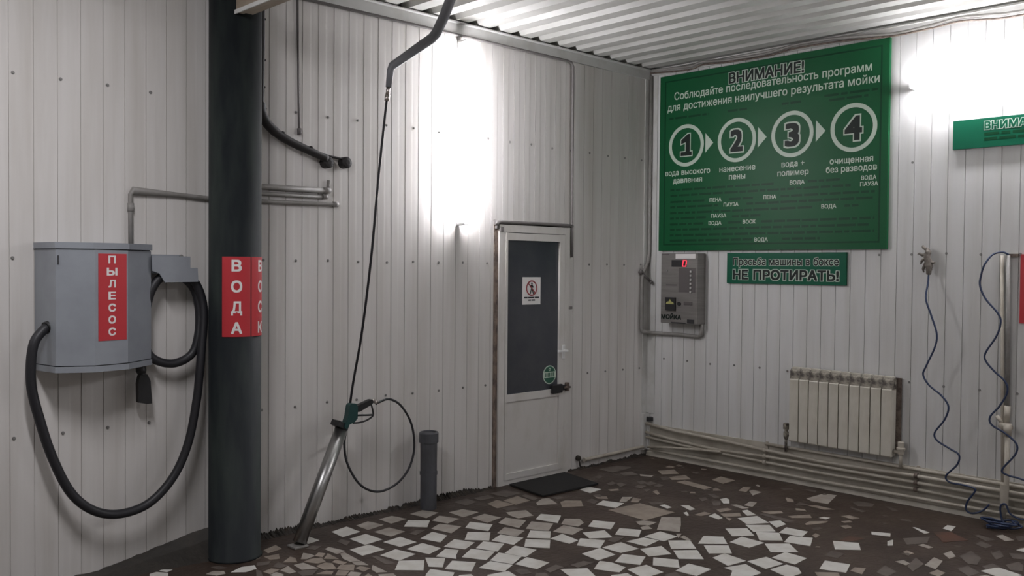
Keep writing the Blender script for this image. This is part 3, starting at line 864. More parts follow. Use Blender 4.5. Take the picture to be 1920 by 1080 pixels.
def add_tile(poly, m):
    area = sum(a[0] * b[1] - b[0] * a[1] for a, b in zip(poly, poly[1:] + poly[:1]))
    if area < 0:
        poly = list(reversed(poly))
    t = random.uniform(0.0010, 0.0022)
    cx, cy = sum(p[0] for p in poly) / len(poly), sum(p[1] for p in poly) / len(poly)
    tx, ty = random.uniform(-0.008, 0.008), random.uniform(-0.008, 0.008)
    top = [(p[0], p[1], t + (p[0] - cx) * tx + (p[1] - cy) * ty) for p in poly]
    k = len(poly)
    fl.add([(p[0], p[1], -0.004) for p in poly] + top, [[k + i for i in range(k)]] + [[i, (i + 1) % k, k + (i + 1) % k, k + i] for i in range(k)], m)


laid = []
for k, polys in TILES.items():
    for p in polys:
        c = (sum(q[0] for q in p) / len(p), sum(q[1] for q in p) / len(p))
        if all(abs(c[0] - e[0]) + abs(c[1] - e[1]) > 0.055 for e in laid):
            add_tile(p, KEY[k])
            laid.append(c)
# the mosaic goes on towards and behind the camera
y = -0.5
while y > -7.5:
    x = -8.5
    while x < -0.15:
        px, py = x + random.uniform(-0.03, 0.03), y + random.uniform(-0.03, 0.03)
        # beyond the traced stretch of floor (its near edge runs from (-5.1, 0.3) to (-1.07, -3.39))
        if px + 0.1 + (py + 0.1) * 1.0916 < -5.105 + 0.302 * 1.0916 or py < -3.25:
            a = random.uniform(0, 1.57)
            s = random.uniform(0.055, 0.078)
            q = []
            for j in range(4):
                r = s * 1.38 * random.uniform(0.85, 1.05)
                q.append((px + r * math.cos(a + j * 1.571), py + r * math.sin(a + j * 1.571)))
            add_tile(q, random.choice((1, 1, 1, 1, 2, 2, 3, 4)))
        x += 0.185
    y -= 0.185
# small muddy chips half buried between the traced tiles near wall_right
for i in range(150):
    cx, cy = random.uniform(-1.5, -0.12), random.uniform(-3.3, -0.15)
    a = random.uniform(0, 6.28)
    s = random.uniform(0.018, 0.05)
    poly = [(cx + s * random.uniform(0.6, 1.3) * math.cos(a + j * 1.4), cy + s * random.uniform(0.6, 1.3) * math.sin(a + j * 1.4)) for j in range(4)]
    hit = any(abs(sum(q[0] for q in P) / len(P) - cx) < 0.13 and abs(sum(q[1] for q in P) / len(P) - cy) < 0.13 for PS in TILES.values() for P in PS)
    if not hit:
        add_tile(poly, random.choice((4, 4, 3)))
floor = fl.build('floor', ['mud', 'tile_w', 'tile_g', 'tile_b', 'tile_d', 'tile_r'], kind='structure')

# beige lower sheet and kerb strip along wall_right
MB().box((-0.013, -8.4, 0.0), (0.0, -0.03, 0.272)).prism([(-0.013, -0.03, 0.0), (-0.045, -0.03, 0.0), (-0.035, -0.03, 0.03), (-0.013, -0.03, 0.035)], (0, -8.37, 0)).build('baseboard_right', 'base', kind='structure')

# dirt along the foot of wall_left, heaped up beside the column
d = MB()


def dirt_run(x0, x1, step, hmin, hmax, out):
    n = int((x1 - x0) / step)
    ridge, toe, wallp = [], [], []
    h = (hmin + hmax) / 2
    for i in range(n + 1):
        x = x0 + (x1 - x0) * i / n
        h = min(hmax, max(hmin, h + random.uniform(-0.2, 0.2) * (hmax - hmin)))
        hh = h * (random.uniform(0.55, 1.0) if random.random() > 0.3 else 1.15)
        wallp.append((x, -0.0005, hh))
        ridge.append((x, -0.010 - 0.012 * random.random(), hh * random.uniform(0.6, 0.85)))
        toe.append((x, -out * random.uniform(0.6, 1.0), -0.002))
    k = n + 1
    d.add(wallp + ridge + toe, [[i, k + i, k + i + 1, i + 1] for i in range(n)] + [[k + i, 2 * k + i, 2 * k + i + 1, k + i + 1] for i in range(n)])


dirt_run(-4.0, -2.5, 0.006, 0.008, 0.038, 0.07)
dirt_run(-2.5, -1.88, 0.006, 0.006, 0.036, 0.06)
dirt_run(-1.03, -0.04, 0.006, 0.004, 0.030, 0.05)
tag(d.build('mud', 'dirt'), 'black caked mud along the foot of the white left wall', 'mud', kind='stuff')

d = MB()
nx, ny = 44, 8
P = []
for i in range(nx + 1):
    x = -5.3 + 1.24 * i / nx
    top = 0.115 * max(0.0, min(1.0, (x + 4.72) / 0.6)) + 0.012
    for j in range(ny + 1):
        t = j / ny
        h = top * (1 - t) ** 1.3 + 0.006 * random.random() * (1 - t)
        if j == ny:
            h = -0.004
        P.append((x, -0.0005 - t * (0.10 + 0.13 * max(0, (x + 5.3) / 1.24)), h))
d.add(P, [[i * (ny + 1) + j, i * (ny + 1) + j + 1, (i + 1) * (ny + 1) + j + 1, (i + 1) * (ny + 1) + j] for i in range(nx) for j in range(ny)], 0, True)
for f in d.f:
    f.reverse()
tag(d.build('mud', 'mud_heap'), 'brown mud heaped against the wall left of the dark column', 'mud', kind='stuff')

# ------------------------------------------------------------------ column and its stickers
CC, CR = Vector((-4.041, -0.213, 0)), 0.1425
col = MB()
col.lathe(CC, (0, 0, 1), [(0, 0.150), (0.012, 0.150), (0.012, CR), (ROOM_Z, CR)], seg=64)
for i in range(len(col.sm)):
    col.sm[i] = len(col.f[i]) == 4
column = col.build('column', 'column', kind='structure')
VD = Vector((0.457, 0.889, 0))
RT = Vector((0.889, -0.457, 0))


def on_column(a, r=CR):
    return CC + (-VD * math.cos(a) + RT * math.sin(a)) * r


def column_sticker(name, word, a0, a1, z0, z1, label):
    am = (a0 + a1) / 2
    c = on_column(am, CR)
    root = thing(name, (c.x, c.y, z0), label, 'sign')
    b = MB()
    n = 14
    for r, rev in ((CR + 0.0025, False),):
        vs = [on_column(a0 + (a1 - a0) * i / n, r) + Vector((0, 0, z)) for z in (z0, z1) for i in range(n + 1)]
        b.add(vs, [[i, i + 1, n + 2 + i, n + 1 + i] for i in range(n)])
    vs = [on_column(a, r) + Vector((0, 0, z)) for a in (a0, a1) for r in (CR, CR + 0.0025) for z in (z0, z1)]
    b.add(vs, [[0, 2, 3, 1], [4, 5, 7, 6]])
    b.build('backing', 'red', root)
    H = (z1 - z0) / len(word)
    for i, ch in enumerate(word):
        t = MB()
        zc = z1 - H * (i + 0.5) - 0.004 * (i - 1.5)
        arc = 0.030 / CR
        raw, fs = _text_raw(ch, 0.028)
        x0, x1 = min(v[0] for v in raw), max(v[0] for v in raw)
        wd = 0.058 if ch in 'ОСДАК' else 0.053
        hh = 0.060
        ymid = CAP / 2
        vs = []
        for px, py in raw:
            a = am + ((px - (x0 + x1) / 2) / (x1 - x0) * wd) / CR
            vs.append(on_column(a, CR + 0.0035) + Vector((0, 0, zc + (py - ymid) / CAP * hh)))
        t.add(vs, fs)
        t.build('letter', 'letter_white', root)
    return root


column_sticker('sign', 'ВОДА', math.radians(-28), math.radians(34.5), 1.252, 1.692, 'red ВОДА sticker facing out on the dark round column')
column_sticker('sign', 'ВОСК', math.radians(37.5), math.radians(100), 1.252, 1.692, 'red ВОСК sticker bending round the right edge of the dark column')

# pale boards running off the head of the column
r = thing('board_beam', (-4.06, -0.9, 3.016), 'pale wooden boards jutting from the head of the dark column', 'beam')
MB().box((-4.108, -3.0, 3.016), (-4.066, -0.352, 3.14)).build('board', 'wood', r)
MB().box((-4.062, -3.0, 3.022), (-4.012, -0.356, 3.14)).build('board', 'wood', r)
MB().box((-4.116, -3.0, 3.008), (-4.109, -0.346, 3.03)).build('edge_strip', 'trim', r)
MB().box((-4.09, -2.9, 3.14), (-4.05, -2.86, 3.386)).box((-4.09, -0.60, 3.14), (-4.05, -0.56, 3.386)).build('hanger', 'wood', r)

# ------------------------------------------------------------------ tube lamps on the walls
def tube_lamp(c, along, out, half, label):
    c, A, N = Vector(c), Vector(along), Vector(out)
    B = A.cross(N)
    root = thing('tube_lamp', c, label, 'lamp', 'tube lamps on the walls')
    MB().obox(c + N * 0.004, A, B, N, half, 0.012, 0.004, 0, 0.002).build('housing', 'white', root)
    MB().rod(c + N * 0.085 - A * (half - 0.03), c + N * 0.085 + A * (half - 0.03), 0.019, seg=20).build('glass_tube', 'tube', root)
    for s in (-1, 1):
        e = c + A * s * (half - 0.014)
        MB().obox(e + N * 0.055, A, B, N, 0.008, 0.019, 0.042, 0, 0.003).build('end_cap', 'white', root)
    return root


tube_lamp((-2.222, 0, 2.595), (0, 0, 1), (0, -1, 0), 0.66, 'upright glaring white tube lamp on the left wall, between boom and door')
tube_lamp((0, -3.06, 2.925), (0, 1, 0), (-1, 0, 0), 0.76, 'level glaring white tube lamp high on the right wall')

# ------------------------------------------------------------------ vacuum cleaner
BOXP = [(-5.022, 0.0), (-5.018, -0.03), (-4.990, -0.215), (-4.834, -0.300), (-4.659, -0.267), (-4.483, -0.130), (-4.468, 0.0)]


def grow(poly, g):
    cx, cy = -4.745, 0.0
    return [(x + g * (1 if x > cx else -1), y - (g if y < -0.001 else 0)) for x, y in poly]


def slab(mb, poly, z0, z1, m=0):
    return mb.prism([(x, y, z0) for x, y in poly], (0, 0, z1 - z0), m)


r = thing('vacuum_cleaner', (-4.745, 0, 1.10), 'grey faceted wall vacuum cleaner with red ПЫЛЕСОС strip and long black hose', 'vacuum cleaner')
slab(MB(), BOXP, 1.142, 1.716).build('cabinet', 'grey_steel', r)
b = slab(MB(), grow(BOXP, -0.004), 1.715, 1.721, 1)
slab(b, grow(BOXP, 0.005), 1.721, 1.752).build('lid', ['grey_steel', 'seam'], r)
b = slab(MB(), grow(BOXP, -0.004), 1.136, 1.143, 1)
slab(b, grow(BOXP, 0.004), 1.108, 1.137).build('tray', ['grey_steel', 'seam'], r)
# sign strip on the right-hand front facet
p0, p1 = Vector((-4.834, -0.300, 0)), Vector((-4.659, -0.267, 0))
U = (p1 - p0).normalized()
N = Vector((U.y, -U.x, 0))
O = p0 + U * 0.018 + Vector((0, 0, 1.262))
sg = MB().obox(O + U * 0.076 + Vector((0, 0, 0.218)) + N * 0.001, U, N, (0, 0, 1), 0.076, 0.0012, 0.218).build('sign_strip', 'red', r)
word = 'ПЫЛЕСОС'
for i, ch in enumerate(word):
    wd = 0.058 if ch == 'Ы' else 0.040
    text(MB(), ch, O, U, (0, 0, 1), N, 0.072 - wd / 2, 0.436 - 0.0605 * i - 0.047, 0.072 + wd / 2, 0.036, 0, 0.035, 0.0035).build('letter', 'letter_white', sg)
# lock slot on the left front facet
a0, a1 = Vector((-4.990, -0.215, 0)), Vector((-4.834, -0.300, 0))
U2 = (a1 - a0).normalized()
N2 = Vector((U2.y, -U2.x, 0))
MB().obox(a0 + U2 * 0.012 + Vector((0, 0, 1.665)) + N2 * 0.001, U2, N2, (0, 0, 1), 0.003, 0.002, 0.022).build('lock_slot', 'seam', r)
# hose: from the left side, down in a wide loop, up over the holder and round behind the cabinet
hose_pts = [(-4.985, -0.13, 1.333), (-5.025, -0.14, 1.315), (-5.074, -0.15, 1.238), (-5.083, -0.15, 1.055), (-5.043, -0.15, 0.868), (-4.985, -0.15, 0.676),
            (-4.900, -0.15, 0.490), (-4.79, -0.15, 0.380), (-4.656, -0.15, 0.338), (-4.501, -0.15, 0.369), (-4.369, -0.15, 0.490),
            (-4.285, -0.15, 0.665), (-4.237, -0.15, 0.896), (-4.218, -0.15, 1.073), (-4.200, -0.14, 1.22), (-4.186, -0.13, 1.36), (-4.196, -0.12, 1.47),
            (-4.245, -0.115, 1.565), (-4.34, -0.11, 1.606), (-4.425, -0.115, 1.575), (-4.478, -0.115, 1.500), (-4.502, -0.10, 1.36), (-4.495, -0.09, 1.20),
            (-4.443, -0.09, 1.128), (-4.34, -0.095, 1.103), (-4.243, -0.10, 1.148), (-4.205, -0.10, 1.25), (-4.192, -0.085, 1.38), (-4.213, -0.075, 1.50),
            (-4.275, -0.070, 1.572), (-4.345, -0.07, 1.590), (-4.415, -0.07, 1.565), (-4.463, -0.07, 1.49), (-4.510, -0.06, 1.36), (-4.518, -0.06, 1.22), (-4.517, -0.07, 1.10)]
MB().tube(hose_pts, 0.0235, 0, 14, 9).build('hose', 'rubber', r)
MB().rod((-4.975, -0.125, 1.338), (-5.012, -0.137, 1.326), 0.031, 0, 18).build('hose_socket', 'black', r)
nz = MB()
nz.lathe((-4.517, -0.07, 1.12), (0.012, -0.03, -0.215), [(0, 0.026), (0.05, 0.027), (0.065, 0.020), (0.085, 0.020)], seg=16)
nzc, nzx, nzz = Vector((-4.512, -0.088, 0.99)), Vector((1, 0, 0.06)), Vector((0.055, -0.12, -1))
poly = [nzc - nzx * 0.021 + Vector((0, 0.018, 0.062)), nzc + nzx * 0.021 + Vector((0, 0.018, 0.062)), nzc + nzx * 0.037 + Vector((0, 0.018, 0.025)),
        nzc + nzx * 0.045 + Vector((0, 0.018, -0.098)), nzc + nzx * 0.016 + Vector((0, 0.018, -0.096)), nzc - nzx * 0.028 + Vector((0, 0.018, -0.082)), nzc - nzx * 0.030 + Vector((0, 0.018, 0.02))]
nz.prism(poly, (0, -0.036, 0))
nz.build('nozzle', 'black', r)

# hose holder
r = thing('hose_holder', (-4.35, 0, 1.545), 'grey metal bracket beside the vacuum cleaner carrying its coiled hose', 'bracket')
MB().box((-4.47, -0.012, 1.60), (-4.268, 0.0, 1.70)).build('wall_plate', 'grey_steel', r)
b = MB()
b.prism([(-4.463, -0.0, 1.598), (-4.275, -0.0, 1.600), (-4.275, 0, 1.690), (-4.463, 0, 1.688)], (0, -0.155, 0))
b.build('arm', 'grey_steel', r)
b = MB()
b.prism([(-4.490, -0.150, 1.690), (-4.298, -0.150, 1.691), (-4.296, -0.150, 1.628), (-4.236, -0.150, 1.629), (-4.232, -0.150, 1.552), (-4.420, -0.150, 1.550), (-4.450, -0.150, 1.598), (-4.488, -0.150, 1.612)], (0, -0.010, 0))
b.build('lip', 'grey_steel', r)
for x in (-4.463, -4.265):
    MB().rod((x, -0.012, 1.692), (x, -0.022, 1.692), 0.010, 0, 8).build('bolt', 'screw', r)

# ------------------------------------------------------------------ conduits and cables left of the door
o = MB().tube([(-4.546, -0.018, 1.752), (-4.548, -0.018, 2.022), (-4.535, -0.018, 2.043), (-4.30, -0.018, 2.036), (-4.11, -0.018, 2.026), (-3.78, -0.018, 2.026), (-3.27, -0.018, 2.036), (-3.25, -0.018, 2.037)], 0.013, 0, 12, 1)
o.rod((-4.546, -0.018, 1.93), (-4.546, -0.018, 1.975), 0.017).rod((-3.275, -0.018, 2.036), (-3.24, -0.018, 2.037), 0.018)
tag(o.build('conduit', 'conduit', None, (-4.546, 0, 1.752)), 'grey conduit rising from the vacuum cleaner and passing behind the column', 'conduit')
o = MB().tube([(-4.03, -0.020, 2.112), (-3.78, -0.020, 2.115), (-3.32, -0.020, 2.120)], 0.017, 0, 12, 1).rod((-3.345, -0.020, 2.118), (-3.300, -0.020, 2.121), 0.021)
o.tube([(-3.312, -0.02, 2.12), (-3.308, -0.02, 2.185)], 0.012, 0, 10, 1)
tag(o.build('pipe', 'conduit', None, (-3.66, 0, 2.115)), 'topmost of the grey pipes ending right of the column, thicker, with upturned end', 'pipe')
o = MB().tube([(-4.03, -0.018, 2.072), (-3.78, -0.018, 2.074), (-3.34, -0.018, 2.080)], 0.012, 0, 12, 1).rod((-3.35, -0.018, 2.080), (-3.318, -0.018, 2.081), 0.017)
tag(o.build('pipe', 'conduit', None, (-3.66, 0, 2.074)), 'middle one of the grey pipes ending right of the column', 'pipe')
o = MB().tube([(-3.531, -0.014, 3.297), (-3.524, -0.014, 2.80), (-3.516, -0.014, 2.46)], 0.0075, 0, 8, 1).rod((-3.516, -0.014, 2.49), (-3.514, -0.014, 2.45), 0.014)
tag(o.build('cable', 'conduit_dark', None, (-3.516, 0, 2.46)), 'thin grey cable hanging down the wall right of the column top', 'cable')

r = thing('cable_bundle', (-3.783, 0, 2.3), 'black bundle of taped cables curving down from the column top along the wall', 'cable')
MB().tube([(-3.79, -0.05, 3.27), (-3.787, -0.05, 3.10), (-3.787, -0.05, 2.90), (-3.79, -0.05, 2.70), (-3.795, -0.05, 2.59), (-3.775, -0.05, 2.515), (-3.70, -0.05, 2.445), (-3.60, -0.05, 2.397), (-3.46, -0.05, 2.352), (-3.34, -0.05, 2.315)],
          0.026, 0, 12, 8, radii=[0.016, 0.015, 0.015, 0.015, 0.018, 0.028, 0.030, 0.029, 0.027, 0.026, 0.025, 0.024]).build('sheath', 'cable', r)
MB().tube([(-3.74, -0.045, 2.495), (-3.66, -0.03, 2.445), (-3.50, -0.03, 2.388), (-3.36, -0.03, 2.345), (-3.25, -0.03, 2.330), (-3.195, -0.03, 2.322)], 0.008, 0, 8, 8).build('single_cable', 'cable', r)
for x, z in ((-3.325, 2.295), (-3.190, 2.305)):
    MB().lathe((x, 0, z), (0, -1, 0), [(0, 0.037), (0.05, 0.037), (0.058, 0.030), (0.062, 0.014)], seg=20).build('end_roll', 'cable', r)
for x, y, z in ((-3.776, -0.05, 3.10), (-3.775, -0.05, 2.86), (-3.778, -0.05, 2.70), (-3.770, -0.05, 2.575), (-3.655, -0.06, 2.445), (-3.46, -0.06, 2.375)):
    MB().obox((x, y, z), (1, 0, -0.4), (0, 1, 0), (0.4, 0, 1), 0.007, 0.010, 0.005).build('tie', 'cable', r)

# cable run under the left flashing, down to the door frame
o = MB().tube([(-6.5, -0.016, 3.283), (-1.10, -0.016, 3.292), (-1.05, -0.016, 3.285), (-1.03, -0.016, 3.255), (-1.026, -0.016, 2.4), (-1.024, -0.016, 1.99), (-1.02, -0.016, 1.73)], 0.0105, 0, 10, 1)
tag(o.build('conduit', 'conduit_dark', None, (-1.026, 0, 3.28)), 'grey cable conduit under the ceiling edge, dropping past the door frame', 'conduit')

# ------------------------------------------------------------------ boom, hose, gun, holder
r = thing('ceiling_boom', (-3.24, -1.36, ROOM_Z), 'bent dark grey ceiling boom arm carrying the washing hose', 'boom')
MB().rod((-3.24, -1.36, ROOM_Z), (-3.24, -1.36, ROOM_Z - 0.05), 0.06, 0, 24).build('swivel', 'boom', r)
MB().tube([(-3.24, -1.36, 3.35), (-3.20, -1.18, 3.285), (-3.135, -1.0, 3.165), (-3.10, -0.90, 3.09), (-3.077, -0.80, 3.014), (-3.09, -0.775, 2.985), (-3.248, -0.60, 2.825), (-3.256, -0.595, 2.80), (-3.262, -0.588, 2.70)], 0.027, 0, 14, 1,
          radii=[0.03, 0.03, 0.03, 0.03, 0.03, 0.029, 0.024, 0.020, 0.018]).build('arm', 'boom', r)
MB().rod((-3.262, -0.588, 2.705), (-3.268, -0.583, 2.655), 0.012).rod((-3.268, -0.583, 2.655), (-3.27, -0.581, 2.62), 0.015).build('hose_fitting', 'brass', r)

hp = [(-3.27, -0.581, 2.63), (-3.273, -0.51, 2.20), (-3.276, -0.44, 1.70), (-3.270, -0.34, 1.25), (-3.252, -0.22, 0.92), (-3.250, -0.175, 0.74), (-3.265, -0.165, 0.62), (-3.285, -0.175, 0.52), (-3.275, -0.20, 0.405), (-3.205, -0.235, 0.275),
      (-3.065, -0.225, 0.207), (-2.915, -0.215, 0.228), (-2.808, -0.21, 0.312), (-2.757, -0.205, 0.445), (-2.782, -0.205, 0.605), (-2.868, -0.205, 0.735), (-2.968, -0.21, 0.789), (-3.055, -0.225, 0.780), (-3.090, -0.236, 0.773)]
tag(MB().tube(hp, 0.0075, 0, 10, 8).build('pressure_hose', 'rubber', None, (-3.27, -0.58, 0.21)), 'thin black pressure hose hanging from the boom and looping to the spray gun', 'hose')

r = thing('lance_holder', (-3.70, -0.30, 0), 'leaning stainless steel tube standing on the floor as spray lance holder', 'holder')
hb, ht = Vector((-3.69, -0.305, 0.0)), Vector((-3.325, -0.205, 0.642))
ax = (ht - hb).normalized()
b = MB()
hb2 = hb + ax * 0.022
b.rod(hb2, ht, 0.041, 0, 28)
b.rod(ht, ht + ax * 0.002, 0.036, 1, 28)
b.build('tube', ['stainless', 'seam'], r)
MB().obox(hb + Vector((0.0, 0.0, 0.006)), (1, 0, 0), (0, 1, 0), (0, 0, 1), 0.046, 0.046, 0.006, 0, 0.003).build('foot', 'conduit', r)
side = ax.cross(Vector((0, 1, 0))).normalized()
SG = 1 if side.x > 0 else -1
MB().obox(ht - side * 0.022 * SG + ax * 0.012, side, Vector((0, 1, 0)), ax, 0.040, 0.045, 0.018, 0, 0.004).build('rim', 'black', r)
st = MB()
st.rod(ht - ax * 0.12 + Vector((0, 0.03, 0)), Vector((-3.25, 0.0, 0.50)), 0.012, 0, 10).build('wall_stay', 'stainless', r)

r = thing('spray_gun', (-3.31, -0.235, 0.66), 'dark green trigger spray gun resting in the leaning steel tube', 'spray gun')
gp = lambda x, z, y=-0.235: Vector((x, y, z))
b = MB()
body = [(-3.338, 0.655), (-3.322, 0.640), (-3.300, 0.668), (-3.262, 0.680), (-3.242, 0.700), (-3.240, 0.770), (-3.252, 0.792), (-3.285, 0.796), (-3.300, 0.785), (-3.312, 0.720)]
b.prism([gp(x, z, -0.213) for x, z in body], (0, -0.044, 0))
b.build('body', 'green_plastic', r)
b = MB()
b.prism([gp(x, z, -0.218) for x, z in [(-3.256, 0.772), (-3.250, 0.738), (-3.222, 0.738), (-3.128, 0.776), (-3.118, 0.790), (-3.128, 0.806), (-3.140, 0.806)]], (0, -0.034, 0))
b.build('grip', 'black', r)
MB().tube([gp(-3.130, 0.782), gp(-3.118, 0.750), gp(-3.110, 0.712), gp(-3.120, 0.694), gp(-3.160, 0.676), gp(-3.215, 0.668), gp(-3.262, 0.670)], 0.0055, 0, 10, 6).build('guard', 'black', r)
MB().tube([gp(-3.246, 0.715), gp(-3.20, 0.712), gp(-3.15, 0.708), gp(-3.113, 0.706)], 0.006, 0, 10, 6).build('trigger', 'black', r)
MB().rod(gp(-3.122, 0.793), gp(-3.100, 0.796), 0.010).rod(gp(-3.104, 0.790), gp(-3.078, 0.780), 0.0125, 0, 6).build('hose_coupling', 'brass', r)
MB().rod(Vector((-3.335, -0.225, 0.650)), hb + (ht - hb) * 0.25, 0.009).build('lance', 'stainless', r)

# ------------------------------------------------------------------ standing drain pipe, mat
r = thing('drain_pipe', (-2.590, -0.150, 0), 'short dark grey plastic drain pipe standing on the floor against the wall', 'pipe')
MB().lathe((-2.590, -0.150, 0), (0, 0, 1), [(0, 0.056), (0.235, 0.056), (0.235, 0.060), (0.255, 0.060), (0.255, 0.056), (0.455, 0.058)], seg=32).build('barrel', 'pvc_grey', r)
MB().lathe((-2.590, -0.150, 0.455), (0, 0, 1), [(0, 0.058), (0.0, 0.066), (0.062, 0.066), (0.070, 0.060), (0.070, 0.050), (0.060, 0.048)], seg=32).build('cap', 'pvc_grey', r)

mt = MB()
mt.prism([(-1.735, -0.055, 0.004), (-1.125, -0.055, 0.004), (-1.215, -0.485, 0.004), (-1.795, -0.465, 0.004)], (0, 0, 0.012))
tag(mt.build('doormat', 'mat', None, (-1.46, -0.26, 0)), 'black doormat lying on the floor before the white door', 'doormat')

# ------------------------------------------------------------------ door
r = thing('door_1', (-1.44, 0, 0), None, None)
r['kind'] = 'structure'
FX0, FX1, FZ = -1.825, -1.052, 1.965
b = MB()
b.box((FX0, -0.022, 0.0), (FX0 + 0.060, 0.05, FZ)).box((FX1 - 0.055, -0.022, 0.0), (FX1, 0.05, FZ)).box((FX0 + 0.060, -0.022, FZ - 0.055), (FX1 - 0.055, 0.05, FZ)).box((FX0 + 0.06, -0.022, 0.0), (FX1 - 0.055, 0.05, 0.035))
b.build('frame', 'door', r)
b = MB()
b.box((DOOR_X0, -0.006, 0.0), (FX0, 0.04, FZ)).box((FX1, 0.004, 0.0), (DOOR_X1, 0.04, FZ))
b.build('foam_seal', 'foam', r)
MB().tube([(FX0 - 0.025, -0.014, 1.93), (FX0 - 0.018, -0.014, 1.968), (FX0 + 0.02, -0.014, 1.982), (FX1 - 0.03, -0.014, 1.984), (FX1 + 0.02, -0.014, 1.972)], 0.013, 0, 10, 3).build('cable', 'conduit_dark', r)
MB().obox((FX0 + 0.018, -0.024, 1.93), (1, 0, 0), (0, 1, 0), (0, 0, 1), 0.016, 0.006, 0.018, 0, 0.004).build('cable_clip', 'conduit_dark', r)
LX0, LX1 = FX0 + 0.063, FX1 - 0.062
b = MB()
GX0, GX1, GZ0, GZ1 = -1.742, -1.172, 0.684, 1.850
b.box((LX0, -0.028, 0.037), (GX0, 0.03, 1.906)).box((GX1, -0.028, 0.037), (LX1, 0.03, 1.906)).box((GX0, -0.028, GZ1), (GX1, 0.03, 1.9045)).box((GX0, -0.028, 0.628), (GX1, 0.03, GZ0)).box((GX0, -0.028, 0.037), (GX1, 0.03, 0.085))
leaf = b.build('leaf', 'door', r)
b = MB()
b.box((LX1, -0.012, 0.037), (FX1 - 0.055, 0.03, FZ - 0.055)).box((LX0, -0.012, 1.9065), (LX1, 0.03, FZ - 0.055))  # dark strips set in the leaf gap, standing for its shade
b.build('gap_shade_strip', 'seam', r)
MB().obox((FX1 + 0.010, -0.022, 1.325), (1, 0, 0), (0, 1, 0), (0, 0, 1), 0.016, 0.012, 0.012, 0, 0.004).build('stop_block', 'conduit_dark', r)
MB().box((GX0, -0.016, 0.085), (GX1, 0.02, 0.628)).build('lower_panel', 'door', leaf)
MB().box((GX0, -0.010, GZ0), (GX1, 0.012, GZ1)).build('glass', 'glass', leaf)
h = MB()
h.obox((-1.128, -0.034, 0.975), (1, 0, 0), (0, 1, 0), (0, 0, 1), 0.014, 0.006, 0.055, 0, 0.004)
h.rod((-1.128, -0.036, 0.985), (-1.128, -0.072, 0.985), 0.009).obox((-1.175, -0.072, 0.985), (1, 0, 0), (0, 1, 0), (0, 0, 1), 0.058, 0.007, 0.009, 0, 0.004)
h.build('handle', 'white', leaf)
h = MB()
h.box((-1.265, -0.052, 0.652), (-1.150, -0.028, 0.722), 0, 0.006).box((-1.150, -0.044, 0.668), (-1.098, -0.030, 0.710), 0, 0.005)
lk = h.build('latch', 'black', leaf)
h = MB()
h.box((-1.100, -0.058, 0.660), (-1.078, -0.022, 0.728), 0, 0.005).rod((-1.125, -0.048, 0.69), (-1.062, -0.048, 0.69), 0.009)
h.build('bolt', 'rust', lk)

# no-entry notice and round sticker on the glass
r = thing('notice', (-1.47, -0.010, 1.36), 'white no-entry notice with red ringed walking figure on the door glass', 'sign')
MB().box((-1.572, -0.0125, 1.360), (-1.376, -0.0102, 1.571)).build('sheet', 'letter_white', r)
NO, NU, NV, NN = Vector((-1.474, -0.0125, 1.486)), Vector((1, 0, 0)), Vector((0, 0, 1)), Vector((0, -1, 0))
MB().ring(NO, NU, NV, NN, 0.050, 0.060, 0.0015).build('red_ring', 'sign_red', r)
b = MB()
pl = lambda pts: [NO + NU * x + NV * z for x, z in pts]
b.prism([NO + NU * (0.008 * math.cos(a * 0.524) + 0.002) + NV * (0.036 + 0.008 * math.sin(a * 0.524)) for a in range(12)], NN * 0.001)
b.prism(pl([(-0.010, 0.026), (0.010, 0.028), (0.009, -0.004), (-0.007, -0.004)]), NN * 0.001)
b.prism(pl([(-0.007, -0.004), (0.003, -0.004), (-0.012, -0.046), (-0.021, -0.044)]), NN * 0.001)
b.prism(pl([(0.000, -0.004), (0.009, -0.004), (0.024, -0.044), (0.015, -0.047)]), NN * 0.001)
b.prism(pl([(0.008, 0.026), (0.024, 0.006), (0.020, 0.002), (0.006, 0.016)]), NN * 0.001)
b.prism(pl([(-0.009, 0.025), (-0.022, 0.008), (-0.018, 0.004), (-0.006, 0.014)]), NN * 0.001)
b.build('walking_figure', 'print_black', r)
MB().prism(pl([(-0.040, 0.034), (-0.034, 0.040), (0.041, -0.034), (0.035, -0.041)]), NN * 0.0016).build('red_bar', 'sign_red', r)
b = MB()
for zz, segs in ((-0.078, ((-0.082, -0.044), (-0.038, 0.030), (0.036, 0.082))), (-0.098, ((-0.036, -0.006), (0.0, 0.038)))):
    for x0, x1 in segs:
        b.prism(pl([(x0, zz), (x1, zz), (x1, zz + 0.011), (x0, zz + 0.011)]), NN * 0.0008)
b.build('small_print', 'seam', r)

r = thing('round_sticker', (-1.262, -0.010, 0.728), 'round green and white sticker at the bottom right of the door glass', 'sticker')
SO = Vector((-1.264, -0.0102, 0.800))
b = MB()
b.lathe(SO, NN, [(0, 0.074), (0.0016, 0.074)], seg=40)
b.build('disc', 'print_pale', r)
b = MB()
q = [(0.066 * math.cos(a), 0.066 * math.sin(a)) for a in [0.36 + (math.pi - 0.72) * i / 16 for i in range(17)]]
b.prism([SO + NU * x + NV * z + NN * 0.0016 for x, z in q], NN * 0.001)
b.prism([SO + NU * x - NV * z + NN * 0.0016 for x, z in q], NN * 0.001)
b.build('green_field', 'sticker_green', r)
b = MB()
for i in range(7):
    x = -0.050 + i * 0.0148
    b.prism([SO + NU * xx + NV * zz + NN * 0.0016 for xx, zz in ((x, -0.016), (x + 0.009, -0.016), (x + 0.009, 0.016), (x, 0.016))], NN * 0.0008)
b.build('lettering', 'sticker_green', r)
MB().ring(SO + NV * 0.042 + NN * 0.0026, NU, NV, NN, 0.006, 0.011, 0.0008, 0, 20).build('emblem', 'print_pale', r)

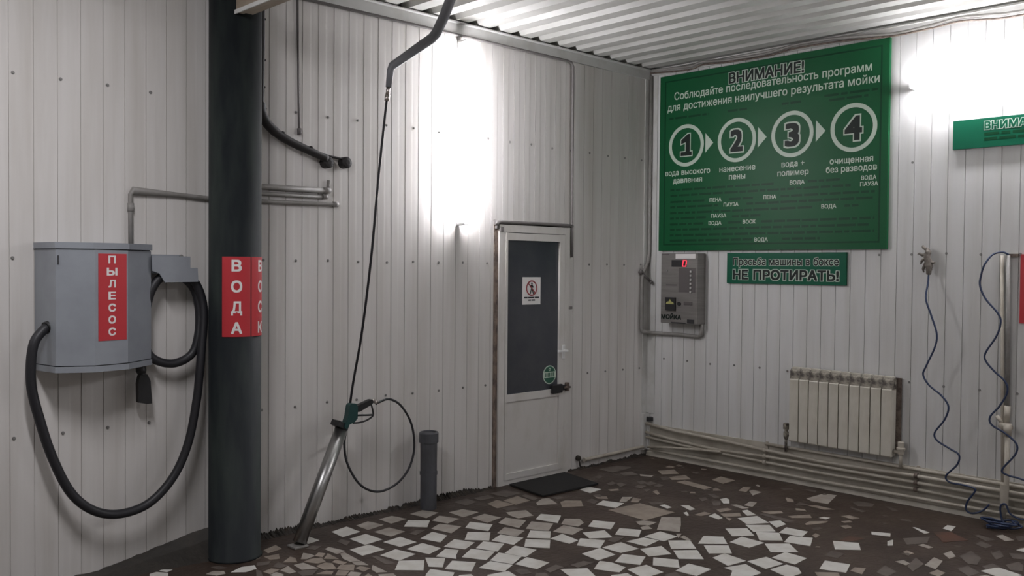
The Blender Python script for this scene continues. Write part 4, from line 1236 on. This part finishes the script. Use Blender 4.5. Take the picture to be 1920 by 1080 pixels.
# ------------------------------------------------------------------ big green notice board
BO, BU, BV, BN = Vector((-0.030, -0.130, 1.800)), Vector((0, -1, 0)), Vector((0, 0, 1)), Vector((-1, 0, 0))
r = thing('notice_board', (-0.015, -1.13, 1.80), 'large green ВНИМАНИЕ board with four numbered washing steps on the right wall', 'sign')
bp_ = lambda u, v, l=0.0: BO + BU * u + BV * v + BN * l
MB().box((-0.030, -0.130, 1.800), (-0.0005, -2.140, 3.302)).build('panel', 'green', r)
b = MB()
for u0, v0, u1, v1 in ((0.05, 0.045, 1.96, 0.058), (0.05, 1.445, 1.96, 1.457), (0.05, 0.058, 0.062, 1.445), (1.948, 0.058, 1.96, 1.445)):
    b.prism([bp_(u0, v0), bp_(u1, v0), bp_(u1, v1), bp_(u0, v1)], BN * 0.001)
b.build('border_line', 'green_dark', r)
b = MB()
text(b, 'ВНИМАНИЕ!', BO, BU, BV, BN, 0.690, 1.355, 1.352, 0.082, 1, 0.035, 0.0015, 0.045)
text(b, 'ВНИМАНИЕ!', BO, BU, BV, BN, 0.690, 1.355, 1.352, 0.082, 0, 0.030, 0.0025)
b.build('heading', ['print_black', 'print_pale'], r)
for s, u0, v, u1, cap, bold in (('Соблюдайте последовательность программ', 0.150, 1.288, 1.884, 0.062, 0.012), ('для достижения наилучшего результата мойки', 0.080, 1.196, 1.941, 0.062, 0.012),
                          ('вода высокого', 0.066, 0.644, 0.520, 0.046, 0.015), ('давления', 0.146, 0.576, 0.442, 0.046, 0.015), ('нанесение', 0.610, 0.641, 0.944, 0.046, 0.015), ('пены', 0.702, 0.575, 0.854, 0.046, 0.015),
                          ('вода +', 1.174, 0.641, 1.367, 0.046, 0.015), ('полимер', 1.140, 0.573, 1.403, 0.046, 0.015), ('очищенная', 1.572, 0.634, 1.904, 0.046, 0.015), ('без разводов', 1.543, 0.572, 1.933, 0.046, 0.015)):
    text_words(s, BO, BU, BV, BN, u0, v, u1, cap, 'print_pale', r, bold)
SMALL = [('ВОДА', 1.247, 0.503, 1.370), ('ВОДА', 1.817, 0.503, 1.930), ('ПАУЗА', 1.810, 0.458, 1.943), ('ПЕНА', 0.519, 0.402, 0.633), ('ПАУЗА', 0.655, 0.358, 0.794), ('ПЕНА', 1.021, 0.401, 1.132),
         ('ВОДА', 1.510, 0.308, 1.629), ('ПАУЗА', 0.536, 0.270, 0.681), ('ВОДА', 0.512, 0.211, 0.636), ('ВОСК', 0.837, 0.213, 0.953), ('ВОДА', 0.945, 0.068, 1.064)]
for s, u0, v, u1 in SMALL:
    text(MB(), s, BO, BU, BV, BN, u0, v, u1, 0.030, 0, 0.018).build('lettering', 'print_pale', r)
# the small dark print, too fine to read: rows of word-long dashes
for v, ua, ub in ((0.505, 0.12, 1.78), (0.457, 0.12, 1.78), (0.403, 0.12, 1.92), (0.358, 0.12, 1.92), (0.308, 0.12, 1.80), (0.262, 0.12, 1.0), (0.212, 0.12, 1.92), (0.165, 0.12, 1.88), (0.118, 0.12, 1.92), (0.072, 0.12, 1.50),
                  (1.118, 0.10, 0.50), (1.118, 0.68, 0.86), (1.118, 1.17, 1.33), (1.135, 1.52, 1.93), (1.098, 1.56, 1.86)):
    u = ua
    b = MB()
    while u < ub:
        wl = random.uniform(0.035, 0.15)
        if not any(sv - 0.02 < v < sv + 0.02 and u + wl > s0 - 0.015 and u < s1 + 0.015 for _s, s0, sv, s1 in SMALL):
            b.prism([bp_(u, v + 0.004), bp_(min(u + wl, ub), v + 0.004), bp_(min(u + wl, ub), v + 0.022), bp_(u, v + 0.022)], BN * 0.0008)
        elif b.v:
            b.build('fine_print', 'green_dark', r)
            b = MB()
        u += wl + 0.016
    if b.v:
        b.build('fine_print', 'green_dark', r)
for i in range(4):
    c = bp_(0.277 + 0.4915 * i, 0.890)
    badge = MB().ring(c, BU, BV, BN, 0.147, 0.178, 0.0015).build('badge_ring', 'print_pale', r)
    b = MB()
    hw = (0.055, 0.062, 0.064, 0.070)[i]
    if i == 0:
        outer = [(-0.062, -0.095), (0.066, -0.095), (0.066, -0.046), (0.046, -0.046), (0.046, 0.104), (0.014, 0.104), (-0.058, 0.052), (-0.058, 0.004), (-0.012, 0.016), (-0.012, -0.046), (-0.062, -0.046)]
        inner = [(-0.054, -0.087), (0.058, -0.087), (0.058, -0.054), (0.038, -0.054), (0.038, 0.095), (0.017, 0.095), (-0.050, 0.047), (-0.050, 0.014), (-0.004, 0.026), (-0.004, -0.054), (-0.054, -0.054)]
        b.prism([c + BU * x + BV * z for x, z in outer], BN * 0.0015, 1)
        b.prism([c + BU * x + BV * z + BN * 0.0015 for x, z in inner], BN * 0.001, 0)
    else:
        text(b, '1234'[i], c, BU, BV, BN, -hw, -0.088, hw, 0.176, 1, 0.045, 0.0015, 0.028)
        text(b, '1234'[i], c, BU, BV, BN, -hw + 0.003, -0.085, hw - 0.003, 0.170, 0, 0.038, 0.0025)
    b.build('numeral', ['print_black', 'print_pale'], badge)
    if i < 3:
        a = 0.470 + 0.4935 * i
        MB().prism([bp_(a, 0.813), bp_(a + 0.077, 0.889), bp_(a, 0.974)], BN * 0.0015).build('arrow', 'print_pale', r)

# small green sign below it
r = thing('sign', (-0.01, -1.33, 1.53), 'small green НЕ ПРОТИРАТЬ sign below the large green board', 'sign')
PO = Vector((-0.020, -0.820, 1.530))
MB().box((-0.020, -0.818, 1.532), (-0.0005, -1.839, 1.778)).build('panel', 'green_sign', r)
text_words('Просьба машины в боксе', PO, BU, BV, BN, 0.058, 0.150, 0.962, 0.058, ['print_black', 'print_pale'], r, 0.018, 0.05)
text_words('НЕ ПРОТИРАТЬ!', PO, BU, BV, BN, 0.058, 0.037, 0.964, 0.072, ['print_black', 'print_pale'], r, 0.035, 0.055)

# green sign under the level lamp, cut by the picture's edge
r = thing('sign', (-0.01, -3.2, 2.465), 'green ВНИМАНИЕ sign under the level lamp, running out of the picture', 'sign')
MB().box((-0.020, -2.580, 2.468), (-0.0005, -3.90, 2.661)).build('panel', 'green_sign', r)
b = MB()
QO = Vector((-0.020, -2.580, 2.468))
text(b, 'ВНИМАНИЕ!', QO, BU, BV, BN, 0.200, 0.118, 0.620, 0.050, 1, 0.035, 0.0015, 0.050)
text(b, 'ВНИМАНИЕ!', QO, BU, BV, BN, 0.200, 0.118, 0.620, 0.050, 0, 0.030, 0.0025)
b.build('lettering', ['green_sign', 'print_pale'], r)
b = MB()
for v, ua, ub in ((0.078, 0.20, 1.2), (0.045, 0.20, 1.2)):
    u = ua
    b = MB()
    while u < ub:
        wl = random.uniform(0.05, 0.14)
        b.prism([QO + BU * uu + BV * vv for uu, vv in ((u, v), (u + wl, v), (u + wl, v + 0.018), (u, v + 0.018))], BN * 0.0008)
        u += wl + 0.014
    b.build('fine_print', 'green_dark', r)

o = MB().box((-0.012, -3.014, 1.312), (-0.0005, -3.165, 1.758))
tag(o.build('sign', 'red', None, (0, -3.09, 1.312)), 'red upright sign strip at the right-hand edge of the picture', 'sign')

# ------------------------------------------------------------------ control terminal
r = thing('control_terminal', (-0.06, -0.41, 1.18), 'grey steel wash control terminal with red glowing zero, below the large board', 'terminal')
TX = -0.120
MB().box((TX, -0.229, 1.182), (-0.0005, -0.600, 1.776), 0, 0.004).build('case', 'terminal', r)
TO = Vector((TX - 0.0008, -0.229, 1.182))
tp = lambda u, v: TO + BU * u + BV * v


def tbox(name, m, u0, v0, u1, v1, t, par=r, mi=None):
    return MB().prism([tp(u0, v0), tp(u1, v0), tp(u1, v1), tp(u0, v1)], BN * t).build(name, m, par)


tbox('paper_label', 'letter_white', 0.150, 0.548, 0.350, 0.588, 0.001)
tbox('maker_plate', 'terminal_dark', 0.010, 0.578, 0.085, 0.590, 0.001)
dsp = tbox('display', 'black', 0.110, 0.480, 0.262, 0.536, 0.002)
b = MB()
c = tp(0.243, 0.508) + BN * 0.002
for u0, v0, u1, v1 in ((-0.018, 0.020, 0.020, 0.027), (-0.022, -0.027, 0.016, -0.020)):
    b.prism([c + BU * u0 + BV * v0, c + BU * u1 + BV * v0, c + BU * u1 + BV * v1, c + BU * u0 + BV * v1], BN * 0.001)
for s in (-1, 1):
    b.prism([c + BU * (s * 0.0165 - 0.0035 - 0.003) + BV * -0.024, c + BU * (s * 0.0165 + 0.0035 - 0.003) + BV * -0.024, c + BU * (s * 0.0165 + 0.0035 + 0.003) + BV * 0.024, c + BU * (s * 0.0165 - 0.0035 + 0.003) + BV * 0.024], BN * 0.001)
b.build('digit', 'led', dsp)
tbox('program_panel', 'terminal_dark', 0.185, 0.265, 0.352, 0.470, 0.001)
for i in range(6):
    bt = MB().rod(tp(0.310, 0.440 - 0.034 * i), tp(0.310, 0.440 - 0.034 * i) + BN * 0.010, 0.011, 0, 14).build('button', 'stainless', r)
    MB().rod(tp(0.310, 0.440 - 0.034 * i) + BN * 0.010, tp(0.310, 0.440 - 0.034 * i) + BN * 0.012, 0.005, 0, 10).build('button_cap', 'letter_white', bt)
MB().rod(tp(0.065, 0.445), tp(0.065, 0.445) + BN * 0.006, 0.006, 0, 10).build('lock', 'stainless', r)
tbox('instruction_plate', 'terminal_dark', 0.055, 0.320, 0.165, 0.330, 0.0008)
acc = tbox('note_slot', 'black', 0.058, 0.108, 0.158, 0.220, 0.016)
c = tp(0.108, 0.176) + BN * 0.016
MB().prism([c + BU * x + BV * z for x, z in ((-0.040, -0.012), (0.040, -0.012), (0.034, 0.004), (0.012, 0.010), (0.0, 0.030), (-0.012, 0.010), (-0.034, 0.004))], BN * 0.002).build('arrow_mark', 'yellow', acc)
MB().rod(tp(0.194, 0.168), tp(0.194, 0.168) + BN * 0.012, 0.016, 0, 16).build('key_lock', 'black', r)
tbox('coin_plate', 'terminal_dark', 0.240, 0.160, 0.325, 0.188, 0.004)
tbox('coin_return', 'seam', 0.275, 0.008, 0.345, 0.040, 0.003)
tbox('card_slot', 'seam', 0.110, 0.002, 0.260, 0.012, 0.002)
b = MB()
text(b, 'МОЙКА', TO, BU, BV, BN, 0.008, 0.036, 0.215, 0.036, 0, 0.05, 0.001)
b.build('lettering', 'print_black', r)

o = MB().tube([(-0.020, -0.024, 3.33), (-0.022, -0.024, 1.78), (-0.03, -0.015, 1.70), (-0.10, -0.020, 1.60), (-0.112, -0.020, 1.54), (-0.112, -0.020, 1.12), (-0.100, -0.026, 1.092), (-0.04, -0.06, 1.082), (-0.025, -0.09, 1.080), (-0.025, -0.34, 1.084), (-0.025, -0.555, 1.076), (-0.028, -0.580, 1.095), (-0.032, -0.585, 1.182)], 0.015, 0, 12, 1)
tag(o.build('conduit', 'conduit', None, (-0.03, -0.02, 1.08)), 'grey conduit down the room corner, bending under the control terminal', 'conduit')
o = MB().rod((-0.125, -0.012, 1.615), (-0.045, -0.060, 1.530), 0.011).rod((-0.135, -0.006, 1.625), (-0.115, -0.018, 1.604), 0.020).rod((-0.048, -0.058, 1.534), (-0.036, -0.065, 1.520), 0.016)
tag(o.build('hook', 'conduit_dark', None, (-0.08, -0.03, 1.57)), 'dark slanting hook clamped across the corner conduit', 'hook')

# ------------------------------------------------------------------ radiator
r = thing('radiator', (-0.05, -1.833, 0.33), 'cream ten-section radiator with a dirty top on the right wall', 'radiator')
def radiator_section(y1, y0):
    s = MB()
    prof = [(-0.022, 0.335), (-0.092, 0.332), (-0.098, 0.340), (-0.098, 0.806), (-0.095, 0.812), (-0.022, 0.812)]
    s.prism([(x, y1 - 0.004, z) for x, z in prof], (0, (y0 - y1) + 0.008, 0))
    return s
sec, sec_top = None, None
W = 0.0795
for i in range(10):
    y1 = -1.436 - W * i
    dz = -0.0006 * i
    if sec is None:
        sec = radiator_section(y1, y1 - W).build('section', 'radiator', r)
        t = MB()
        t.prism([(x, y1 - 0.0005, z) for x, z in [(-0.025, 0.812), (-0.092, 0.812), (-0.086, 0.872), (-0.074, 0.889), (-0.025, 0.889)]], (0, -W + 0.001, 0), 0)
        for k in range(2):
            t.box((-0.0885 + 0.002 * k, y1 - 0.006, 0.826 + 0.026 * k), (-0.06, y1 - W + 0.006, 0.834 + 0.026 * k), 0)
        t.box((-0.070, y1 - 0.008, 0.8892), (-0.028, y1 - W + 0.008, 0.900), 1)
        sec_top = t.build('vent_top', ['radiator_dirty', 'radiator'], sec)
    else:
        c = copy_at(sec, (0, -W * i, dz), r)
        d2 = copy_at(sec_top, (0, 0, 0), c)
        d2.location = (0, 0, 0)
MB().rod((-0.055, -1.434, 0.855), (-0.055, -2.236, 0.850), 0.016).build('header', 'radiator_dirty', r)
MB().rod((-0.055, -1.434, 0.372), (-0.055, -2.236, 0.366), 0.016).build('header', 'radiator_dirty', r)
MB().box((-0.020, -1.44, 0.345), (-0.010, -2.262, 0.885)).build('gap_shade_plate', 'rust', r)  # added dark plate; puts shade into the gaps between sections
MB().box((-0.024, -1.60, 0.78), (-0.0, -1.57, 0.85)).box((-0.024, -2.12, 0.78), (-0.0, -2.09, 0.85)).build('wall_hook', 'screw', r)
b = MB()
b.rod((-0.055, -1.436, 0.372), (-0.055, -1.375, 0.372), 0.013).lathe((-0.055, -1.392, 0.335), (0, 0, 1), [(0, 0.014), (0.02, 0.020), (0.055, 0.020), (0.06, 0.013), (0.075, 0.013), (0.078, 0.023), (0.12, 0.023), (0.125, 0.015)], seg=14)
b.rod((-0.055, -1.392, 0.34), (-0.055, -1.392, 0.235), 0.011)
b.build('inlet_valve', 'radiator_dirty', r)
b = MB()
b.rod((-0.055, -2.23, 0.366), (-0.055, -2.292, 0.366), 0.013).rod((-0.055, -2.282, 0.37), (-0.055, -2.282, 0.262), 0.012)
b.lathe((-0.055, -2.282, 0.352), (0, 0, 1), [(0, 0.020), (0.03, 0.024), (0.034, 0.030), (0.046, 0.030), (0.05, 0.022), (0.086, 0.022), (0.09, 0.017)], seg=14)
b.build('outlet_valve', 'pipe', r)

# ------------------------------------------------------------------ heating pipes along the right wall
def wall_pipe(pts, x, rad, label, mat_='pipe', extra=None):
    p = [(x, y, z) for y, z in pts]
    o = MB().tube(p, rad, 0, 12, 1)
    if extra:
        extra(o)
    return tag(o.build('heating_pipe', mat_, None, (x, p[0][1], p[0][2])), label, 'pipe')


wall_pipe([(-1.20, 0.268), (-1.69, 0.266), (-2.33, 0.260), (-2.93, 0.255), (-3.6, 0.252)], -0.030, 0.012, 'pipe under the radiator, topmost of the beige run, starting at its left valve')
wall_pipe([(-0.035, 0.283), (-0.34, 0.256), (-0.82, 0.240), (-1.21, 0.221), (-1.69, 0.205), (-2.39, 0.217), (-2.94, 0.214), (-3.6, 0.210)], -0.052, 0.013, 'upper long beige pipe leaving the corner at the highest point')
wall_pipe([(-0.035, 0.205), (-0.30, 0.182), (-0.64, 0.163), (-0.81, 0.158), (-1.21, 0.172), (-1.69, 0.170), (-2.39, 0.171), (-3.6, 0.170)], -0.052, 0.012, 'second long beige pipe leaving the corner below the highest one')
wall_pipe([(-0.035, 0.162), (-0.45, 0.142), (-0.83, 0.132), (-1.21, 0.125), (-1.69, 0.118), (-2.39, 0.124), (-2.95, 0.111), (-3.6, 0.108)], -0.048, 0.011, 'third beige pipe from the corner, above the lowest floor pipe')
wall_pipe([(-0.10, 0.058), (-0.535, 0.058), (-1.24, 0.060), (-1.69, 0.058), (-2.39, 0.066), (-2.88, 0.068), (-3.6, 0.068)], -0.056, 0.013, 'lowest beige pipe of the right wall, just above the floor')
wall_pipe([(-0.075, 0.082), (-0.30, 0.108), (-0.60, 0.136), (-0.82, 0.152)], -0.078, 0.011, 'short slanting beige pipe rising from the corner across the others')
o = MB().tube([(-0.86, -0.030, 0.072), (-0.50, -0.030, 0.074), (-0.16, -0.030, 0.080), (-0.10, -0.045, 0.081)], 0.014, 0, 12, 1).rod((-0.865, -0.030, 0.072), (-0.845, -0.030, 0.072), 0.018)
tag(o.build('heating_pipe', 'pipe', None, (-0.86, -0.03, 0.072)), 'white pipe low on the left wall between door and corner', 'pipe')
o = MB().lathe((-0.915, 0, 0.090), (0, -1, 0), [(0, 0.022), (0.02, 0.022), (0.03, 0.016), (0.034, 0.01)], seg=14).rod((-0.915, -0.02, 0.085), (-0.905, -0.025, 0.02), 0.006)
tag(o.build('pipe_stub', 'dirt', None, (-0.915, 0, 0.09)), 'black round pipe stub low on the wall right of the door', 'pipe')
o = MB().box((-0.045, -0.020, 0.300), (-0.0, -0.075, 0.338), 0, 0.006)
tag(o.build('pipe_clamp', 'seam', None, (-0.02, -0.045, 0.30)), 'black clamp above the pipes in the room corner', 'clamp')
for y, lab in ((-1.208, 'pipe clip column left of the radiator holding the beige pipes'), (-2.390, 'pipe clip column right of the radiator holding the beige pipes')):
    r = thing('pipe_clip', (-0.03, y, 0.10), lab, 'clip')
    MB().box((-0.022, y - 0.010, 0.105), (-0.0135, y + 0.010, 0.285)).build('back_strip', 'pipe', r)
    for z in (0.125, 0.171, 0.218):
        MB().rod((-0.050, y - 0.012, z), (-0.050, y + 0.012, z), 0.0185, 0, 14).build('clip_ring', 'rust' if y < -2 else 'pipe', r)

# upright pipes at the right
o = MB().tube([(-0.020, -2.905, 1.752), (-0.020, -2.925, 0.9), (-0.020, -2.938, 0.27)], 0.012, 0, 12, 1)
tag(o.build('riser_pipe', 'pipe', None, (-0.02, -2.938, 0.27)), 'thin upright beige pipe behind the right blue hose, the left one of two', 'pipe')
r = thing('riser_pipe', (-0.04, -2.985, 0.0), 'upright pale pipe with a tee fitting at the right, the right one of two', 'pipe')
MB().tube([(-0.022, -2.942, 1.752), (-0.022, -2.958, 0.75)], 0.013, 0, 12, 1).build('upper_length', 'conduit', r)
MB().tube([(-0.098, -2.985, 0.60), (-0.100, -2.987, 0.235), (-0.100, -2.976, 0.18), (-0.100, -2.972, 0.0)], 0.016, 0, 12, 1).build('lower_length', 'pipe', r)
MB().lathe((-0.100, -2.974, 0.12), (0, 0, 1), [(0, 0.018), (0.0, 0.024), (0.15, 0.026), (0.15, 0.018)], seg=14).build('sleeve', 'pipe', r)
b = MB()
b.rod((-0.04, -2.925, 0.640), (-0.095, -3.000, 0.640), 0.020).rod((-0.098, -2.985, 0.585), (-0.098, -2.985, 0.665), 0.024).rod((-0.022, -2.952, 0.655), (-0.022, -2.958, 0.77), 0.019).rod((-0.025, -2.94, 0.64), (-0.030, -2.895, 0.70), 0.013)
b.build('tee', 'pipe', r)
MB().box((-0.014, -2.930, 1.740), (-0.0, -3.0, 1.762)).build('bracket', 'rust', r)

# ------------------------------------------------------------------ blue air hoses and the rag
X = -0.115
A = [(-0.055, -2.452, 1.66), (-0.07, -2.452, 1.56), (X, -2.459, 1.455), (X, -2.495, 1.347), (X, -2.535, 1.222), (X, -2.525, 1.13), (X, -2.470, 0.998), (X, -2.450, 0.935), (X, -2.490, 0.868), (X, -2.573, 0.805), (X, -2.621, 0.735), (X, -2.598, 0.645),
     (X, -2.535, 0.548), (X, -2.552, 0.496), (X, -2.635, 0.454), (X, -2.695, 0.420), (X, -2.684, 0.353), (X, -2.615, 0.268), (X, -2.636, 0.228), (X, -2.715, 0.224), (X, -2.790, 0.216), (X, -2.800, 0.195), (X, -2.755, 0.120), (X, -2.747, 0.066), (X, -2.782, 0.046), (X, -2.845, 0.073), (X, -2.890, 0.125)]
tag(MB().tube(A, 0.0062, 0, 10, 8).build('air_hose', 'blue_hose', None, (X, -2.5, 0.05)), 'wavy dark blue air hose hanging from the tied grey rag', 'hose')
X = -0.136
B = [(-0.022, -2.945, 1.757), (-0.05, -2.915, 1.772), (-0.09, -2.870, 1.755), (X, -2.838, 1.69), (X, -2.818, 1.62), (X, -2.812, 1.554), (X, -2.848, 1.468), (X, -2.925, 1.376), (X, -2.943, 1.315), (X, -2.918, 1.227), (X, -2.856, 1.118), (X, -2.856, 1.066), (X, -2.910, 1.001), (X, -2.978, 0.938), (X, -2.990, 0.870),
     (X, -2.946, 0.778), (X, -2.891, 0.702), (X, -2.902, 0.651), (X, -2.980, 0.609), (X, -3.050, 0.550), (X, -3.046, 0.481), (X, -2.970, 0.370), (X, -3.005, 0.340), (X, -3.075, 0.330), (X, -3.17, 0.30), (X, -3.20, 0.20), (X, -3.12, 0.08), (X, -3.03, 0.09), (X, -2.995, 0.15), (X, -2.965, 0.13), (X, -2.975, 0.05), (-0.16, -3.02, 0.012), (-0.22, -2.99, 0.010), (-0.25, -2.92, 0.010)]
tag(MB().tube(B, 0.0062, 0, 10, 8).build('air_hose', 'blue_hose', None, (X, -2.9, 0.05)), 'wavy dark blue air hose hanging from the top of the upright pipes', 'hose')
C_ = []
for i in range(30):
    a = i * 0.62
    rr = 0.07 + 0.022 * math.sin(i * 1.7)
    C_.append((-0.19 + rr * math.cos(a), -2.99 + 1.3 * rr * math.sin(a), 0.012 + 0.0012 * i + 0.012 * abs(math.sin(i * 0.9))))
tag(MB().tube(C_, 0.0065, 0, 8, 5).build('hose_coil', 'blue_hose', None, (-0.19, -2.99, 0.0)), 'tangled dark blue hose coil on the floor below the upright pipes', 'hose')

r = thing('rag', (-0.03, -2.445, 1.6), 'torn grey rag tied to a hook above the left blue hose', 'rag')
b = MB()
b.tube([(-0.035, -2.425, 1.800), (-0.045, -2.440, 1.775), (-0.050, -2.436, 1.745), (-0.05, -2.448, 1.70), (-0.055, -2.452, 1.665), (-0.055, -2.450, 1.62)], 0.02, 0, 9, 4, radii=[0.013, 0.017, 0.022, 0.018, 0.022, 0.024, 0.026, 0.025, 0.026, 0.022, 0.018, 0.014])
b.build('knot', 'rag', r)
for pts in ([(-0.045, -2.436, 1.76), (-0.05, -2.405, 1.755), (-0.055, -2.385, 1.765), (-0.05, -2.372, 1.76)], [(-0.04, -2.425, 1.795), (-0.045, -2.405, 1.81), (-0.04, -2.402, 1.822)], [(-0.05, -2.430, 1.735), (-0.06, -2.405, 1.715), (-0.06, -2.398, 1.69)],
            [(-0.05, -2.45, 1.71), (-0.055, -2.478, 1.702), (-0.05, -2.492, 1.705)], [(-0.055, -2.43, 1.70), (-0.06, -2.415, 1.66), (-0.055, -2.418, 1.635)]):
    MB().tube(pts, 0.009, 0, 8, 4, radii=[0.012, 0.011, 0.010, 0.008, 0.006, 0.004]).build('loose_end', 'rag', r)
MB().rod((0, -2.436, 1.765), (-0.052, -2.436, 1.775), 0.007).build('hook', 'screw', r)

# cables draped along the top of the right wall
z_ = [(-0.034, 3.372), (-0.30, 3.356), (-0.469, 3.350), (-0.575, 3.368), (-0.80, 3.345), (-1.171, 3.340), (-1.35, 3.362), (-1.488, 3.368), (-1.745, 3.360), (-2.05, 3.330), (-2.22, 3.318), (-2.475, 3.334), (-2.615, 3.348), (-2.816, 3.330), (-3.009, 3.318), (-4.0, 3.33)]
tag(MB().tube([(-0.046, y, z) for y, z in z_], 0.011, 0, 8, 4).build('cable', 'conduit', None, (-0.03, -0.034, 3.37)), 'grey cable draped along the ceiling edge above the large green board', 'cable')
o = MB().tube([(-0.044, y, z - 0.022 + 0.006 * math.sin(y * 5)) for y, z in z_], 0.007, 0, 8, 4)
tag(o.build('cable', 'rust', None, (-0.026, -0.034, 3.35)), 'thinner brownish cable sagging just below the grey ceiling-edge cable', 'cable')
